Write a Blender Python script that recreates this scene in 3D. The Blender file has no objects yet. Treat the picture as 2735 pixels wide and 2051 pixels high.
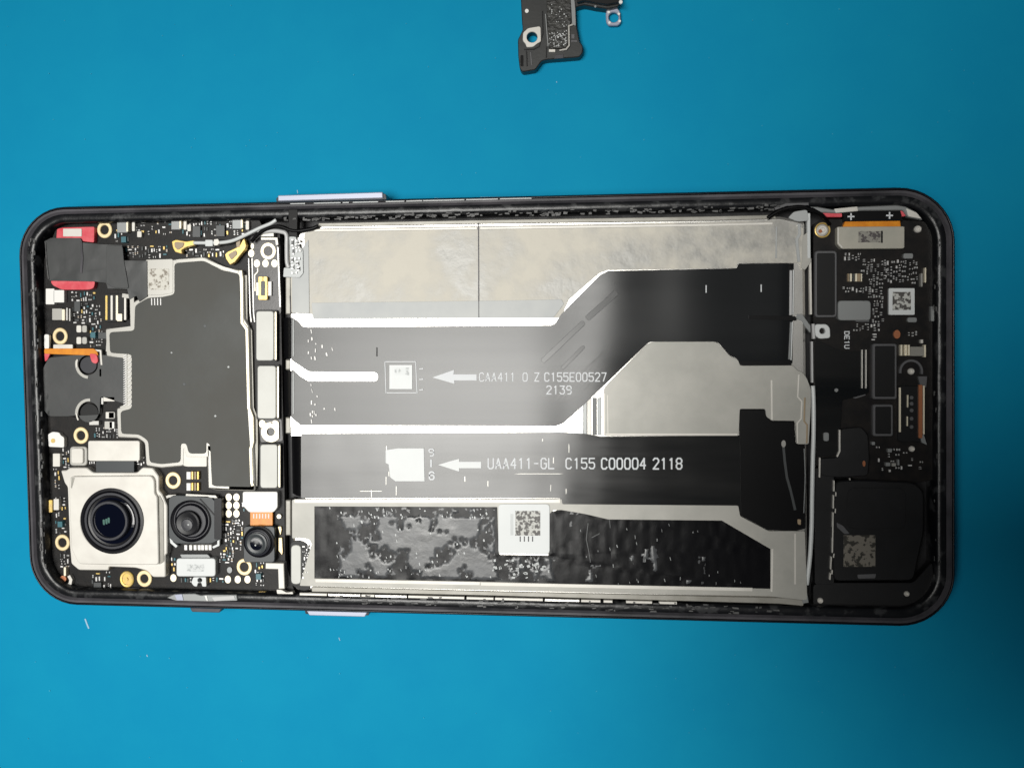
import bpy, bmesh, math, random
import numpy as np
from mathutils import Matrix, Vector, noise
from mathutils.geometry import tessellate_polygon
random.seed(7)
S = 0.001                                   # everything below is written in millimetres
sc = bpy.context.scene
COL = sc.collection

# ------------------------------------------------------------------ camera
IW, IH, FPX = 2735.0, 2051.0, 2300.0
CAM = Vector((23.87, 9.82, 158.56))
rx, ry, rz = -0.0362, 0.0997, -0.0074
ROT = (Matrix.Rotation(rz, 3, 'Z') @ Matrix.Rotation(ry, 3, 'Y') @ Matrix.Rotation(rx, 3, 'X'))
cd = bpy.data.cameras.new('camera'); cam = bpy.data.objects.new('camera', cd); COL.objects.link(cam)
cam.matrix_world = Matrix.Translation(CAM * S) @ ROT.to_4x4()
cd.sensor_fit = 'HORIZONTAL'; cd.sensor_width = 36; cd.lens = FPX / IW * 36
cd.clip_start = 0.005; cd.clip_end = 20
sc.camera = cam

# ------------------------------------------------------------------ light
w = bpy.data.worlds.new('World'); sc.world = w; w.use_nodes = True
bg = w.node_tree.nodes['Background']; bg.inputs[0].default_value = (0.80, 0.90, 1.0, 1); bg.inputs[1].default_value = 0.035
ld = bpy.data.lights.new('ceiling_panel_lamp', 'AREA'); ld.shape = 'RECTANGLE'; ld.size = 0.255; ld.size_y = 0.245
ld.energy = 0.455; ld.color = (1.0, 0.985, 0.94); ld.spread = math.radians(58)
lo = bpy.data.objects.new('ceiling_panel_lamp', ld); COL.objects.link(lo)
lo.location = (-0.112, -0.022, 0.50)
lo.rotation_euler = Vector((0.064, -0.012, -0.50)).to_track_quat('-Z', 'Y').to_euler()
vs = sc.view_settings; vs.view_transform = 'Standard'; vs.look = 'None'; vs.gamma = 1; vs.exposure = 0.0

# ------------------------------------------------------------------ helpers
def P(x, y, z):
    """photograph position of a point lying at height z (mm) -> place on that plane (mm)"""
    d = ROT @ Vector(((x - IW / 2) / FPX, -(y - IH / 2) / FPX, -1.0))
    return CAM + d * ((z - CAM.z) / d.z)
PX = 14.9                                   # photo pixels per millimetre, roughly

def mat(name, col, metal=0.0, rough=0.5, col2=None, ns=400, bump=0.0, bs=800, coat=0.0, ior=1.5, det=4, thr=None, rough2=None, aniso=None, emit=None):
    m = bpy.data.materials.new(name); m.use_nodes = True
    nt = m.node_tree; b = nt.nodes['Principled BSDF']
    b.inputs['Base Color'].default_value = (*col, 1); b.inputs['Metallic'].default_value = metal
    b.inputs['Roughness'].default_value = rough; b.inputs['IOR'].default_value = ior
    b.inputs['Coat Weight'].default_value = coat; b.inputs['Coat Roughness'].default_value = 0.08
    tc = nt.nodes.new('ShaderNodeTexCoord'); src = tc.outputs['Object']
    if aniso:
        mp = nt.nodes.new('ShaderNodeMapping'); mp.inputs['Scale'].default_value = aniso
        nt.links.new(src, mp.inputs[0]); src = mp.outputs[0]
    if col2 or rough2 is not None:
        n = nt.nodes.new('ShaderNodeTexNoise'); n.inputs['Scale'].default_value = ns; n.inputs['Detail'].default_value = det
        n.inputs['Roughness'].default_value = 0.6
        nt.links.new(src, n.inputs['Vector'])
        r = nt.nodes.new('ShaderNodeMapRange'); lo_, hi_ = thr or (0.35, 0.65)
        r.inputs[1].default_value = lo_; r.inputs[2].default_value = hi_
        nt.links.new(n.outputs[0], r.inputs[0])
        if col2:
            mx = nt.nodes.new('ShaderNodeMix'); mx.data_type = 'RGBA'
            mx.inputs[6].default_value = (*col, 1); mx.inputs[7].default_value = (*col2, 1)
            nt.links.new(r.outputs[0], mx.inputs[0]); nt.links.new(mx.outputs[2], b.inputs['Base Color'])
        if rough2 is not None:
            r2 = nt.nodes.new('ShaderNodeMapRange'); r2.inputs[3].default_value = rough; r2.inputs[4].default_value = rough2
            nt.links.new(r.outputs[0], r2.inputs[0]); nt.links.new(r2.outputs[0], b.inputs['Roughness'])
    if bump:
        n = nt.nodes.new('ShaderNodeTexNoise'); n.inputs['Scale'].default_value = bs; n.inputs['Detail'].default_value = 5
        nt.links.new(src, n.inputs['Vector'])
        bp = nt.nodes.new('ShaderNodeBump'); bp.inputs['Strength'].default_value = 1.0; bp.inputs['Distance'].default_value = bump * S
        nt.links.new(n.outputs[0], bp.inputs['Height']); nt.links.new(bp.outputs[0], b.inputs['Normal'])
    return m

M = dict(
    mat=mat('blue_silicone', (0.001, 0.245, 0.44), 0, 0.7, (0.002, 0.262, 0.45), 60, 0.012, 2500, ior=1.2),
    frame=mat('anodised_black', (0.007, 0.007, 0.010), 0.2, 0.25, rough2=0.4, ns=150, ior=1.4),
    floor=mat('midframe_black', (0.012, 0.012, 0.014), 0.2, 0.5),
    seal=mat('grey_seal', (0.085, 0.08, 0.09), 0.0, 0.42, (0.030, 0.030, 0.034), 90, 0.02, 900, ior=1.35),
    glue=mat('black_adhesive', (0.005, 0.0055, 0.007), 0, 0.32, (0.035, 0.036, 0.038), 330, 0.10, 380, thr=(0.54, 0.62), ior=1.45),
    residue=mat('grey_residue', (0.10, 0.10, 0.10), 0, 0.5, (0.03, 0.03, 0.03), 900),
    button=mat('lavender_metal', (0.36, 0.38, 0.47), 0.25, 0.4),
    pcb=mat('black_solder_mask', (0.006, 0.006, 0.0065), 0, 0.4, (0.014, 0.012, 0.011), 500, 0.01, 3000, ior=1.3, det=6),
    pcbg=mat('grey_solder_mask', (0.026, 0.025, 0.025), 0, 0.34, (0.055, 0.05, 0.05), 500, 0.01, 3000),
    gold=mat('gold_plating', (0.86, 0.70, 0.42), 0.35, 0.38, (0.78, 0.62, 0.36), 900),
    goldp=mat('pale_gold_plating', (0.92, 0.84, 0.66), 0.30, 0.35),
    goldy=mat('yellow_gold_plating', (0.75, 0.55, 0.14), 0.45, 0.35, (0.62, 0.44, 0.2), 1500),
    steel=mat('brushed_steel', (0.62, 0.61, 0.58), 0.55, 0.34, (0.52, 0.51, 0.49), 500),
    nickel=mat('light_nickel', (0.68, 0.66, 0.61), 0.15, 0.45, (0.60, 0.575, 0.53), 180, 0.006, 500),
    shield=mat('shield_steel', (0.42, 0.41, 0.38), 0.45, 0.36),
    film=mat('graphite_film', (0.028, 0.031, 0.027), 0, 0.45, (0.056, 0.055, 0.048), 60, 0.05, 110, ior=1.45, rough2=0.6),
    bfilm=mat('black_flex_film', (0.030, 0.032, 0.033), 0, 0.42, (0.045, 0.047, 0.047), 90, 0.04, 200),
    white=mat('white_plastic', (0.80, 0.79, 0.76), 0, 0.4),
    label=mat('white_label', (0.64, 0.66, 0.66), 0, 0.45, (0.66, 0.68, 0.68), 300),
    labelb=mat('beige_label', (0.42, 0.40, 0.34), 0, 0.5, (0.36, 0.35, 0.30), 300),
    red=mat('red_tape', (0.60, 0.035, 0.06), 0, 0.4, (0.70, 0.12, 0.14), 400),
    orange=mat('polyimide', (0.62, 0.20, 0.012), 0, 0.3, (0.75, 0.28, 0.02), 900),
    copper=mat('copper', (0.45, 0.17, 0.08), 0.4, 0.35),
    glass=mat('lens_glass', (0.002, 0.003, 0.009), 0, 0.05),
    lblack=mat('lens_barrel_black', (0.004, 0.004, 0.006), 0, 0.34, ior=1.35),
    lgrey=mat('lens_barrel_grey', (0.022, 0.023, 0.030), 0, 0.35),
    mgrey=mat('module_grey', (0.030, 0.036, 0.040), 0, 0.38),
    green=mat('green_reflection', (0.10, 0.20, 0.17), 0.2, 0.15),
    cable=mat('grey_coax_jacket', (0.50, 0.50, 0.50), 0, 0.32),
    cablew=mat('pale_coax_jacket', (0.60, 0.62, 0.62), 0, 0.35),
    foil=mat('pouch_foil', (0.80, 0.78, 0.74), 0.75, 0.26, (0.72, 0.70, 0.66), 120, 0.015, 200),
    wrap=mat('silver_wrap', (0.31, 0.305, 0.285), 0.15, 0.42, (0.60, 0.57, 0.50), 100, 0.10, 500, det=12, thr=(0.40, 0.60), rough2=0.7),
    wrapb=mat('blue_grey_wrap', (0.36, 0.375, 0.38), 0.05, 0.5, (0.44, 0.45, 0.44), 90, 0.015, 200),
    tape=mat('grey_conductive_tape', (0.35, 0.345, 0.315), 0.10, 0.45, (0.42, 0.41, 0.375), 130, 0.02, 500),
    edge=mat('pouch_edge', (0.25, 0.24, 0.21), 0.3, 0.45, (0.32, 0.31, 0.28), 200, 0.05, 300),
    flex=mat('glossy_black_flex', (0.012, 0.013, 0.014), 0, 0.13, bump=0.007, bs=700, ior=1.36, aniso=(0.06, 0.9, 1), rough2=0.22, ns=60),
    flexm=mat('satin_black_flex', (0.008, 0.009, 0.010), 0, 0.09, (0.015, 0.015, 0.015), 110, bump=0.006, bs=700, ior=1.41, rough2=0.24, aniso=(0.08, 0.9, 1)),
    flexb=mat('deep_black_flex', (0.003, 0.003, 0.0035), 0, 0.4, ior=1.25),
    sticky=mat('black_sticky_wrap', (0.004, 0.004, 0.005), 0, 0.28, bump=0.05, bs=200, ior=1.25),
    print=mat('white_print', (0.62, 0.64, 0.66), 0, 0.5),
    chip=mat('chip_black', (0.009, 0.009, 0.0095), 0, 0.4, ior=1.35),
    chipg=mat('chip_grey', (0.060, 0.064, 0.066), 0, 0.35),
    can=mat('grey_can', (0.26, 0.27, 0.27), 0.3, 0.4),
    outline=mat('grey_outline', (0.10, 0.10, 0.105), 0, 0.4),
    tan=mat('ceramic_tan', (0.33, 0.25, 0.16), 0, 0.4),
    tin=mat('solder_tin', (0.72, 0.71, 0.70), 0.3, 0.3),
    teal=mat('teal_coil', (0.05, 0.15, 0.18), 0, 0.3),
    spk=mat('speaker_black', (0.0045, 0.0045, 0.005), 0, 0.42, (0.007, 0.007, 0.008), 200, 0.01, 1200),
    mesh=mat('black_foam', (0.012, 0.012, 0.011), 0, 0.5, (0.03, 0.03, 0.026), 900, 0.25, 1300),
    brk=mat('black_plastic', (0.017, 0.018, 0.018), 0, 0.40, (0.026, 0.027, 0.026), 160, 0.01, 1500),
    code=mat('smudged_print', (0.50, 0.50, 0.47), 0, 0.5, (0.07, 0.065, 0.06), 1500, det=2, thr=(0.47, 0.53)),
    coded=mat('smudged_dark_print', (0.17, 0.155, 0.13), 0, 0.5, (0.025, 0.023, 0.018), 1300, det=2, thr=(0.50, 0.56)),
    codef=mat('faint_print', (0.60, 0.58, 0.52), 0, 0.5, (0.22, 0.19, 0.15), 1500, det=2, thr=(0.50, 0.62)),
    bend=mat('dull_black_bend', (0.006, 0.006, 0.007), 0, 0.3, ior=1.3),
    capm=mat('satin_cap', (0.50, 0.50, 0.47), 0.1, 0.5, (0.54, 0.54, 0.51), 200),
    lint=mat('lint', (0.30, 0.50, 0.65), 0, 0.7),
)

def link(o, parent=None, label=None, cat=None, group=None, kind=None):
    COL.objects.link(o)
    if parent is not None:
        o.parent = parent; o.matrix_parent_inverse = Matrix.Translation(-parent.matrix_basis.translation) if parent.parent is None else Matrix.Translation(-BASE.get(parent.name, Vector((0, 0, 0))))
    if label: o['label'] = label
    if cat: o['category'] = cat
    if group: o['group'] = group
    if kind: o['kind'] = kind
    return o
BASE = {}

def thing(name, loc, label, cat, **k):
    o = bpy.data.objects.new(name, None); o.empty_display_size = 0.005; o.location = Vector(loc) * S
    link(o, None, label, cat, **k); return o

def newobj(name, verts, faces, m, parent, label=None, kind=None, smooth=False, mats=None, fm=None):
    me = bpy.data.meshes.new(name)
    me.from_pydata([tuple(Vector(v) * S) for v in verts], [], faces)
    for mm in (mats or [m]): me.materials.append(mm)
    if fm:
        for i, f in enumerate(me.polygons): f.material_index = fm[i]
    bm = bmesh.new(); bm.from_mesh(me); bmesh.ops.recalc_face_normals(bm, faces=bm.faces); bm.to_mesh(me); bm.free()
    if smooth: me.polygons.foreach_set('use_smooth', [True] * len(me.polygons))
    o = bpy.data.objects.new(name, me)
    return link(o, parent, label, kind=kind)

def rnd(pts, r):
    """round the corners of a closed px polygon"""
    if r <= 0: return [tuple(p) for p in pts]
    out = []; n = len(pts)
    for i in range(n):
        p = Vector(pts[i]); a = Vector(pts[i - 1]); b = Vector(pts[(i + 1) % n])
        da, db = a - p, b - p; la, lb = da.length, db.length
        if la < 1e-6 or lb < 1e-6: continue
        rr = min(r, la * 0.45, lb * 0.45)
        q0 = p + da / la * rr; q1 = p + db / lb * rr
        if rr < 1.0: out.append(tuple(p)); continue
        for t in (0, 0.33, 0.67, 1):
            out.append(tuple(q0 * (1 - t) ** 2 + p * 2 * t * (1 - t) + q1 * t * t))
    return out

def area2(pts): return sum(pts[i - 1][0] * pts[i][1] - pts[i][0] * pts[i - 1][1] for i in range(len(pts)))

def offs(pts, d):
    """move a closed polygon inwards by d (outwards when d < 0)"""
    n = len(pts); s = 1 if area2(pts) > 0 else -1; out = []
    for i in range(n):
        p = Vector(pts[i][:2]); a = Vector(pts[i - 1][:2]); b = Vector(pts[(i + 1) % n][:2])
        u, v = (p - a), (b - p)
        if u.length < 1e-9: u = v
        if v.length < 1e-9: v = u
        u.normalize(); v.normalize()
        n1 = Vector((-u.y, u.x)) * s; n2 = Vector((-v.y, v.x)) * s
        m_ = n1 + n2
        if m_.length < 1e-6: m_ = n1
        m_.normalize(); k = max(0.45, m_.dot(n1))
        q = p + m_ * (d / k); out.append((q.x, q.y))
    return out

def prism_data(pts, z0, z1, bev=0.0, holes=()):
    """world-mm outline at z1 from px points"""
    W = [tuple(P(x, y, z1)[:2]) for x, y in pts]
    HW = [[tuple(P(x, y, z1)[:2]) for x, y in h] for h in holes]
    verts = []; faces = []
    def ring(loop, z): i0 = len(verts); verts.extend((x, y, z) for x, y in loop); return list(range(i0, i0 + len(loop)))
    def wall(a, b):
        n = len(a)
        for i in range(n): j = (i + 1) % n; faces.append((a[i], a[j], b[j], b[i]))
    tops = []; bots = []
    for k, loop in enumerate([W] + HW):
        a = ring(loop, z0)
        if bev > 0:
            b = ring(loop, z1 - bev); c = ring(offs(loop, bev if k == 0 else -bev), z1)
            wall(a, b); wall(b, c); tops.append(c)
        else:
            b = ring(loop, z1); wall(a, b); tops.append(b)
        bots.append(a)
    for loops in (tops, bots):
        flat = [i for l in loops for i in l]
        for t in tessellate_polygon([[Vector((verts[i][0], verts[i][1], 0)) for i in l] for l in loops]):
            if len(set(t)) == 3: faces.append(tuple(flat[i] for i in t))
    return verts, faces

def plate(name, pts, z0, z1, m, parent, r=0, bev=0.04, holes=(), label=None, kind=None):
    v, f = prism_data(rnd(pts, r), z0, z1, bev, [rnd(h, 0) for h in holes])
    return newobj(name, v, f, m, parent, label, kind)

def rect(x0, y0, x1, y1, ang=0):
    cx, cy = (x0 + x1) / 2, (y0 + y1) / 2; c, s = math.cos(math.radians(ang)), math.sin(math.radians(ang))
    return [(cx + (x - cx) * c - (y - cy) * s, cy + (x - cx) * s + (y - cy) * c) for x, y in ((x0, y0), (x1, y0), (x1, y1), (x0, y1))]

def box(name, x0, y0, x1, y1, z0, z1, m, parent, r=0, bev=0.04, ang=0, **k):
    return plate(name, rect(x0, y0, x1, y1, ang), z0, z1, m, parent, r, bev, **k)

def circ(cx, cy, r, n=24, sy=1.0): return [(cx + r * math.cos(2 * math.pi * i / n), cy + r * sy * math.sin(2 * math.pi * i / n)) for i in range(n)]

def disc(name, cx, cy, r, z0, z1, m, parent, sy=1.0, bev=0.02, **k):
    return plate(name, circ(cx, cy, r, 20, sy), z0, z1, m, parent, 0, bev, **k)

def lathe(name, cx, cy, prof, m, parent, seg=40, sy=1.0, label=None, closed=False, zc=None):
    """prof = [(radius px, z mm)]; seen at height zc"""
    zc = prof[0][1] if zc is None else zc
    c = P(cx, cy, zc); k = (P(cx + 10, cy, zc) - c).length / 10
    verts = []; faces = []; n = len(prof)
    for r, z in prof:
        for i in range(seg):
            a = 2 * math.pi * i / seg
            verts.append((c.x + r * k * math.cos(a), c.y + r * k * sy * math.sin(a), z))
    for j in range(n if closed else n - 1):
        j2 = (j + 1) % n
        for i in range(seg): i2 = (i + 1) % seg; faces.append((j * seg + i, j * seg + i2, j2 * seg + i2, j2 * seg + i))
    if not closed:
        if prof[-1][0] > 0: faces.append(tuple((n - 1) * seg + i for i in range(seg)))
    return newobj(name, verts, faces, m, parent, label, smooth=False)

def strip_outline(pts, w_):
    L, R = [], []; n = len(pts)
    for i in range(n):
        p = Vector(pts[i]); a = Vector(pts[max(i - 1, 0)]); b = Vector(pts[min(i + 1, n - 1)])
        u = (p - a) if i else (b - p); v = (b - p) if i < n - 1 else (p - a)
        u.normalize(); v.normalize()
        m_ = Vector((-u.y - v.y, u.x + v.x)); m_.normalize(); k = max(0.5, m_.dot(Vector((-u.y, u.x))))
        L.append(tuple(p + m_ * (w_ / 2 / k))); R.append(tuple(p - m_ * (w_ / 2 / k)))
    return L + R[::-1]

def strip(name, pts, w_, z0, z1, m, parent, bev=0.03, **k):
    return plate(name, strip_outline(pts, w_), z0, z1, m, parent, 0, bev, **k)

def cat(pts, n=6):
    out = []
    for i in range(len(pts) - 1):
        p0, p1, p2, p3 = (Vector(pts[max(i - 1, 0)]), Vector(pts[i]), Vector(pts[i + 1]), Vector(pts[min(i + 2, len(pts) - 1)]))
        for k in range(n):
            t = k / n
            out.append(0.5 * ((2 * p1) + (p2 - p0) * t + (2 * p0 - 5 * p1 + 4 * p2 - p3) * t * t + (3 * p1 - p0 - 3 * p2 + p3) * t ** 3))
    out.append(Vector(pts[-1])); return out

def tube(name, pts, r, m, parent, seg=10, **k):
    """pts = (px x, px y, z mm), r in mm"""
    path = cat([P(x, y, z) for x, y, z in pts])
    verts = []; faces = []
    for i, p in enumerate(path):
        t = (path[min(i + 1, len(path) - 1)] - path[max(i - 1, 0)]).normalized()
        s = t.cross(Vector((0, 0, 1))).normalized(); u = s.cross(t)
        for j in range(seg):
            a = 2 * math.pi * j / seg; q = p + s * (r * math.cos(a)) + u * (r * math.sin(a)); verts.append(tuple(q))
    for i in range(len(path) - 1):
        for j in range(seg): j2 = (j + 1) % seg; faces.append((i * seg + j, i * seg + j2, (i + 1) * seg + j2, (i + 1) * seg + j))
    faces.append(tuple(range(seg))[::-1]); faces.append(tuple((len(path) - 1) * seg + j for j in range(seg)))
    return newobj(name, verts, faces, m, parent, smooth=True, **k)

def sheet(name, pts, zf, zb, m, parent, r=0, step=1.2, t=0.12, holes=(), label=None, zin=None):
    """a thin flexible sheet: the outline cut into a grid and laid over the height function zf(x, y) in mm"""
    zin = zb if zin is None else zin
    W = [P(x, y, zin) for x, y in rnd(pts, r)]
    bm = bmesh.new()
    vs_ = [bm.verts.new((p.x, p.y, 0)) for p in W]
    for tr in tessellate_polygon([[Vector((p.x, p.y, 0)) for p in W]]):
        if len(set(tr)) == 3:
            try: bm.faces.new([vs_[i] for i in tr])
            except ValueError: pass
    xs = [p.x for p in W]; ys = [p.y for p in W]
    x = min(xs) + step
    while x < max(xs):
        bmesh.ops.bisect_plane(bm, geom=bm.verts[:] + bm.edges[:] + bm.faces[:], plane_co=(x, 0, 0), plane_no=(1, 0, 0)); x += step
    y = min(ys) + step * 2
    while y < max(ys):
        bmesh.ops.bisect_plane(bm, geom=bm.verts[:] + bm.edges[:] + bm.faces[:], plane_co=(0, y, 0), plane_no=(0, 1, 0)); y += step * 2
    ret = bmesh.ops.extrude_face_region(bm, geom=bm.faces[:])
    up = set(v for v in ret['geom'] if isinstance(v, bmesh.types.BMVert))
    for v in bm.verts:
        z = zf(v.co.x, v.co.y); v.co.z = z if v in up else z - t
    bmesh.ops.recalc_face_normals(bm, faces=bm.faces)
    for f in bm.faces: f.smooth = abs(f.normal.z) > 0.3
    for e in bm.edges:
        if len(e.link_faces) == 2 and e.calc_face_angle(0) > 0.9: e.smooth = False
    bmesh.ops.scale(bm, vec=(S, S, S), verts=bm.verts)
    me = bpy.data.meshes.new(name); bm.to_mesh(me); bm.free(); me.materials.append(m)
    return link(bpy.data.objects.new(name, me), parent, label)

G = {'A': ['0,0 2,6 4,0', '.7,2 3.3,2'], 'C': ['4,5 3,6 1,6 0,5 0,1 1,0 3,0 4,1'], 'E': ['4,6 0,6 0,0 4,0', '0,3 3,3'],
     'G': ['4,5 3,6 1,6 0,5 0,1 1,0 3,0 4,1 4,3 2.4,3'], 'L': ['0,6 0,0 4,0'], 'U': ['0,6 0,1 1,0 3,0 4,1 4,6'], 'Z': ['0,6 4,6 0,0 4,0'],
     '0': ['.9,0 0,1.2 0,4.8 .9,6 3.1,6 4,4.8 4,1.2 3.1,0 .9,0'], '1': ['1,5 2.2,6 2.2,0'], '2': ['0,5 1,6 3,6 4,5 4,4 0,0 4,0'],
     '3': ['0,6 4,6 2,3.6 3.2,3.6 4,2.6 4,1 3,0 1,0 0,1'], '4': ['3,0 3,6 0,2 4,2'], '5': ['4,6 .2,6 0,3.4 3,3.6 4,2.7 4,1 3,0 1,0 0,.8'],
     '7': ['0,6 4,6 1.5,0'], '8': ['1,3.1 0,4 0,5 1,6 3,6 4,5 4,4 3,3.1 1,3.1 0,2.2 0,1 1,0 3,0 4,1 4,2.2 3,3.1'],
     '9': ['4,3 1,3 0,4 0,5 1,6 3,6 4,5 4,1 3,0 1,0'], '6': ['4,5 3,6 1,6 0,5 0,1 1,0 3,0 4,1 4,2.6 3,3.4 0,3.2'], '-': ['.6,3 3.4,3'], '+': ['0,3 4,3', '2,1 2,5'],
     'D': ['0,0 0,6 2.6,6 4,4.6 4,1.4 2.6,0 0,0'], 'I': ['2,0 2,6'], 'S': ['4,5 3,6 1,6 0,5 0,4 4,2 4,1 3,0 1,0 0,1'], 'N': ['0,0 0,6 4,0 4,6'], ' ': []}
def text(name, s, x0, y0, h, adv, z, m, parent, wd=None, rot=0, label=None, fx=None, sw=3.2):
    """stroke lettering: (x0, y0) left end of the baseline in px, h cap height, adv advance"""
    verts = []; faces = []; c, sn = math.cos(math.radians(rot)), math.sin(math.radians(rot))
    for k, ch in enumerate(s):
        for pl in G[ch]:
            pp = [tuple(map(float, q.split(','))) for q in pl.split()]
            gw = (wd or adv * 0.68) / 4
            q = []
            for a, b in pp:
                u, v = k * adv + a * gw, -b * h / 6
                q.append((x0 + u * c - v * sn, y0 + u * sn + v * c))
            for i in range(len(q) - 1):
                o = strip_outline([q[i], q[i + 1]], sw); d = (Vector(q[i + 1]) - Vector(q[i])).normalized() * sw * 0.3
                o = [Vector(o[0]) - d, Vector(o[1]) + d, Vector(o[2]) + d, Vector(o[3]) - d]
                zz = z + 0.0015 * (i % 3)
                b0 = len(verts); verts.extend(tuple(P(p.x, p.y, zz)) for p in o); faces.append((b0, b0 + 1, b0 + 2, b0 + 3))
    return newobj(name, verts, faces, m, parent, label)

# small surface-mount parts: a body between two tinned ends, shared mesh data per kind
SM = {}
def smd(name, cx, cy, lw, lh, z, kind, parent, ang=0, hz=None):
    key = kind
    if key not in SM:
        vv = []; ff = []; fm = []
        def bx(x0, x1, y0, y1, h, mi):
            b = len(vv); e = 0.06
            vv.extend([(x0, y0, 0), (x1, y0, 0), (x1, y1, 0), (x0, y1, 0), (x0 + e, y0 + e, h), (x1 - e, y0 + e, h), (x1 - e, y1 - e, h), (x0 + e, y1 - e, h)])
            for q in ((0, 1, 5, 4), (1, 2, 6, 5), (2, 3, 7, 6), (3, 0, 4, 7), (4, 5, 6, 7)): ff.append(tuple(b + i for i in q)); fm.append(mi)
        if kind.startswith('cap'):
            bx(-0.5, -0.22, -0.5, 0.5, 1.0, 1); bx(-0.26, 0.26, -0.46, 0.46, 0.94, 0); bx(0.22, 0.5, -0.5, 0.5, 1.0, 1)
        elif kind.startswith('bar'):
            bx(-0.5, 0.5, -0.5, 0.5, 1.0, 1)
        else:
            bx(-0.5, 0.5, -0.5, 0.5, 1.0, 0)
        me = bpy.data.meshes.new(kind); me.from_pydata(vv, [], ff)
        body = {'cap': M['tan'], 'capg': M['chipg'], 'capb': M['chip'], 'bar': M['tin'], 'chip': M['chipg'], 'coil': M['teal'], 'bargold': M['goldy'], 'barw': M['white'], 'capw': M['can']}[kind]
        me.materials.append(body); me.materials.append({'bar': M['tin'], 'bargold': M['goldy'], 'barw': M['white']}.get(kind, M['tin']))
        for i, f in enumerate(me.polygons): f.material_index = fm[i]
        SM[key] = me
    o = bpy.data.objects.new(name, SM[key]); link(o, parent)
    hz = hz or min(lw, lh) / PX * 0.8
    p = P(cx, cy, z + hz)
    o.matrix_basis = Matrix.Translation((p.x * S, p.y * S, z * S)) @ Matrix.Rotation(math.radians(-ang), 4, 'Z') @ Matrix.Diagonal((lw / PX * S, lh / PX * S, hz * S, 1))
    return o

def scatter(parent, x0, y0, x1, y1, n, z, seed, kinds=('cap', 'bar', 'capg', 'bar', 'capw', 'capb', 'chip', 'bargold', 'coil', 'bar'), size=(6, 14), gap=2, slant=6):
    rg = random.Random(seed); placed = []; tries = 0; n = int(n * 1.45)
    while len(placed) < n and tries < n * 40:
        tries += 1
        a, b = rg.uniform(*size), rg.uniform(size[0] * 0.5, size[0] * 0.9)
        vert = rg.random() < 0.65
        lw, lh = (b, a) if vert else (a, b)
        cx, cy = rg.uniform(x0 + lw / 2, x1 - lw / 2), rg.uniform(y0 + lh / 2, y1 - lh / 2)
        if any(abs(cx - q[0]) < (lw + q[2]) / 2 + gap and abs(cy - q[1]) < (lh + q[3]) / 2 + gap for q in placed): continue
        placed.append((cx, cy, lw, lh))
        k = rg.choice(kinds)
        nm = {'cap': 'capacitor', 'capg': 'resistor', 'capb': 'resistor', 'capw': 'capacitor', 'bar': 'solder_pad', 'chip': 'chip', 'coil': 'inductor', 'bargold': 'gold_contact', 'barw': 'solder_pad'}[k]
        if vert and k.startswith('cap'): smd(nm, cx, cy, lh, lw, z, k, parent, 90 + rg.uniform(-slant, slant) * 0.3)
        else: smd(nm, cx, cy, lw, lh, z, k, parent, rg.uniform(-2, 2))

def ringpost(cx, cy, ro, ri, z, parent, m=None, screw=True, sy=1.06):
    m = m or M['gold']
    o = lathe('screw_post', cx, cy, [(ro, z - 0.4), (ro, z + 0.22), (ro - 1.5, z + 0.3), (ri + 1.5, z + 0.3), (ri, z + 0.2), (ri, z - 0.9)], m, parent, sy=sy, zc=z + 0.3)
    return o

# ================================================================== the setting
def mk_mat():
    n = 40; vs_ = []; f = []
    X = np.linspace(-320, 360, n); Y = np.linspace(-280, 290, n)
    for y in Y:
        for x in X: vs_.append((x, y, 0.0))
    for j in range(n - 1):
        for i in range(n - 1): f.append((j * n + i, j * n + i + 1, (j + 1) * n + i + 1, (j + 1) * n + i))
    o = newobj('work_mat', vs_, f, M['mat'], None, 'smooth blue silicone work mat under the opened phone', 'structure')
mk_mat()

# ================================================================== the phone
ph = thing('opened_phone', (0, 0, 0), 'opened black phone lying face down on the mat, its boards, cameras and ribbon cables bare', 'phone')

def rr_loop(off, z, rad=9.4, n=10):
    C4 = [P(65, 558, 4), P(2540, 501, 4), P(2540, 1668, 4), P(101, 1606, 4)]
    pts = [(c.x, c.y) for c in C4]; pts = offs(pts, off)
    out = []
    for i in range(4):
        p = Vector(pts[i]); a = (Vector(pts[i - 1]) - p).normalized(); b = (Vector(pts[(i + 1) % 4]) - p).normalized()
        r_ = max(rad - off, 1.5)
        for k in range(n + 1):
            t = k / n * math.pi / 2; q = p + a * (r_ * (1 - math.sin(t))) + b * (r_ * (1 - math.cos(t)))
            out.append((q.x, q.y, z))
    return out
def loops_mesh(name, loops, m, parent, cap=False, **k):
    verts = [v for l in loops for v in l]; n = len(loops[0]); faces = []
    for j in range(len(loops) - 1):
        for i in range(n): i2 = (i + 1) % n; faces.append((j * n + i, j * n + i2, (j + 1) * n + i2, (j + 1) * n + i))
    if cap: faces.append(tuple((len(loops) - 1) * n + i for i in range(n)))
    return newobj(name, verts, faces, m, parent, smooth=False, **k)
fr = loops_mesh('frame', [rr_loop(o, z) for o, z in ((1.6, 0.3), (0.5, 0.9), (0.05, 2.0), (0, 3.8), (0.05, 5.4), (0.2, 6.1), (0.38, 6.45), (0.52, 6.52), (0.64, 6.45), (0.7, 6.1))], M['frame'], ph)
for f in fr.data.polygons: f.use_smooth = True
loops_mesh('seal_rim', [rr_loop(o, z) for o, z in ((0.69, 6.1), (0.72, 6.3), (1.12, 6.3), (1.5, 5.9))], M['seal'], ph)
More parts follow.
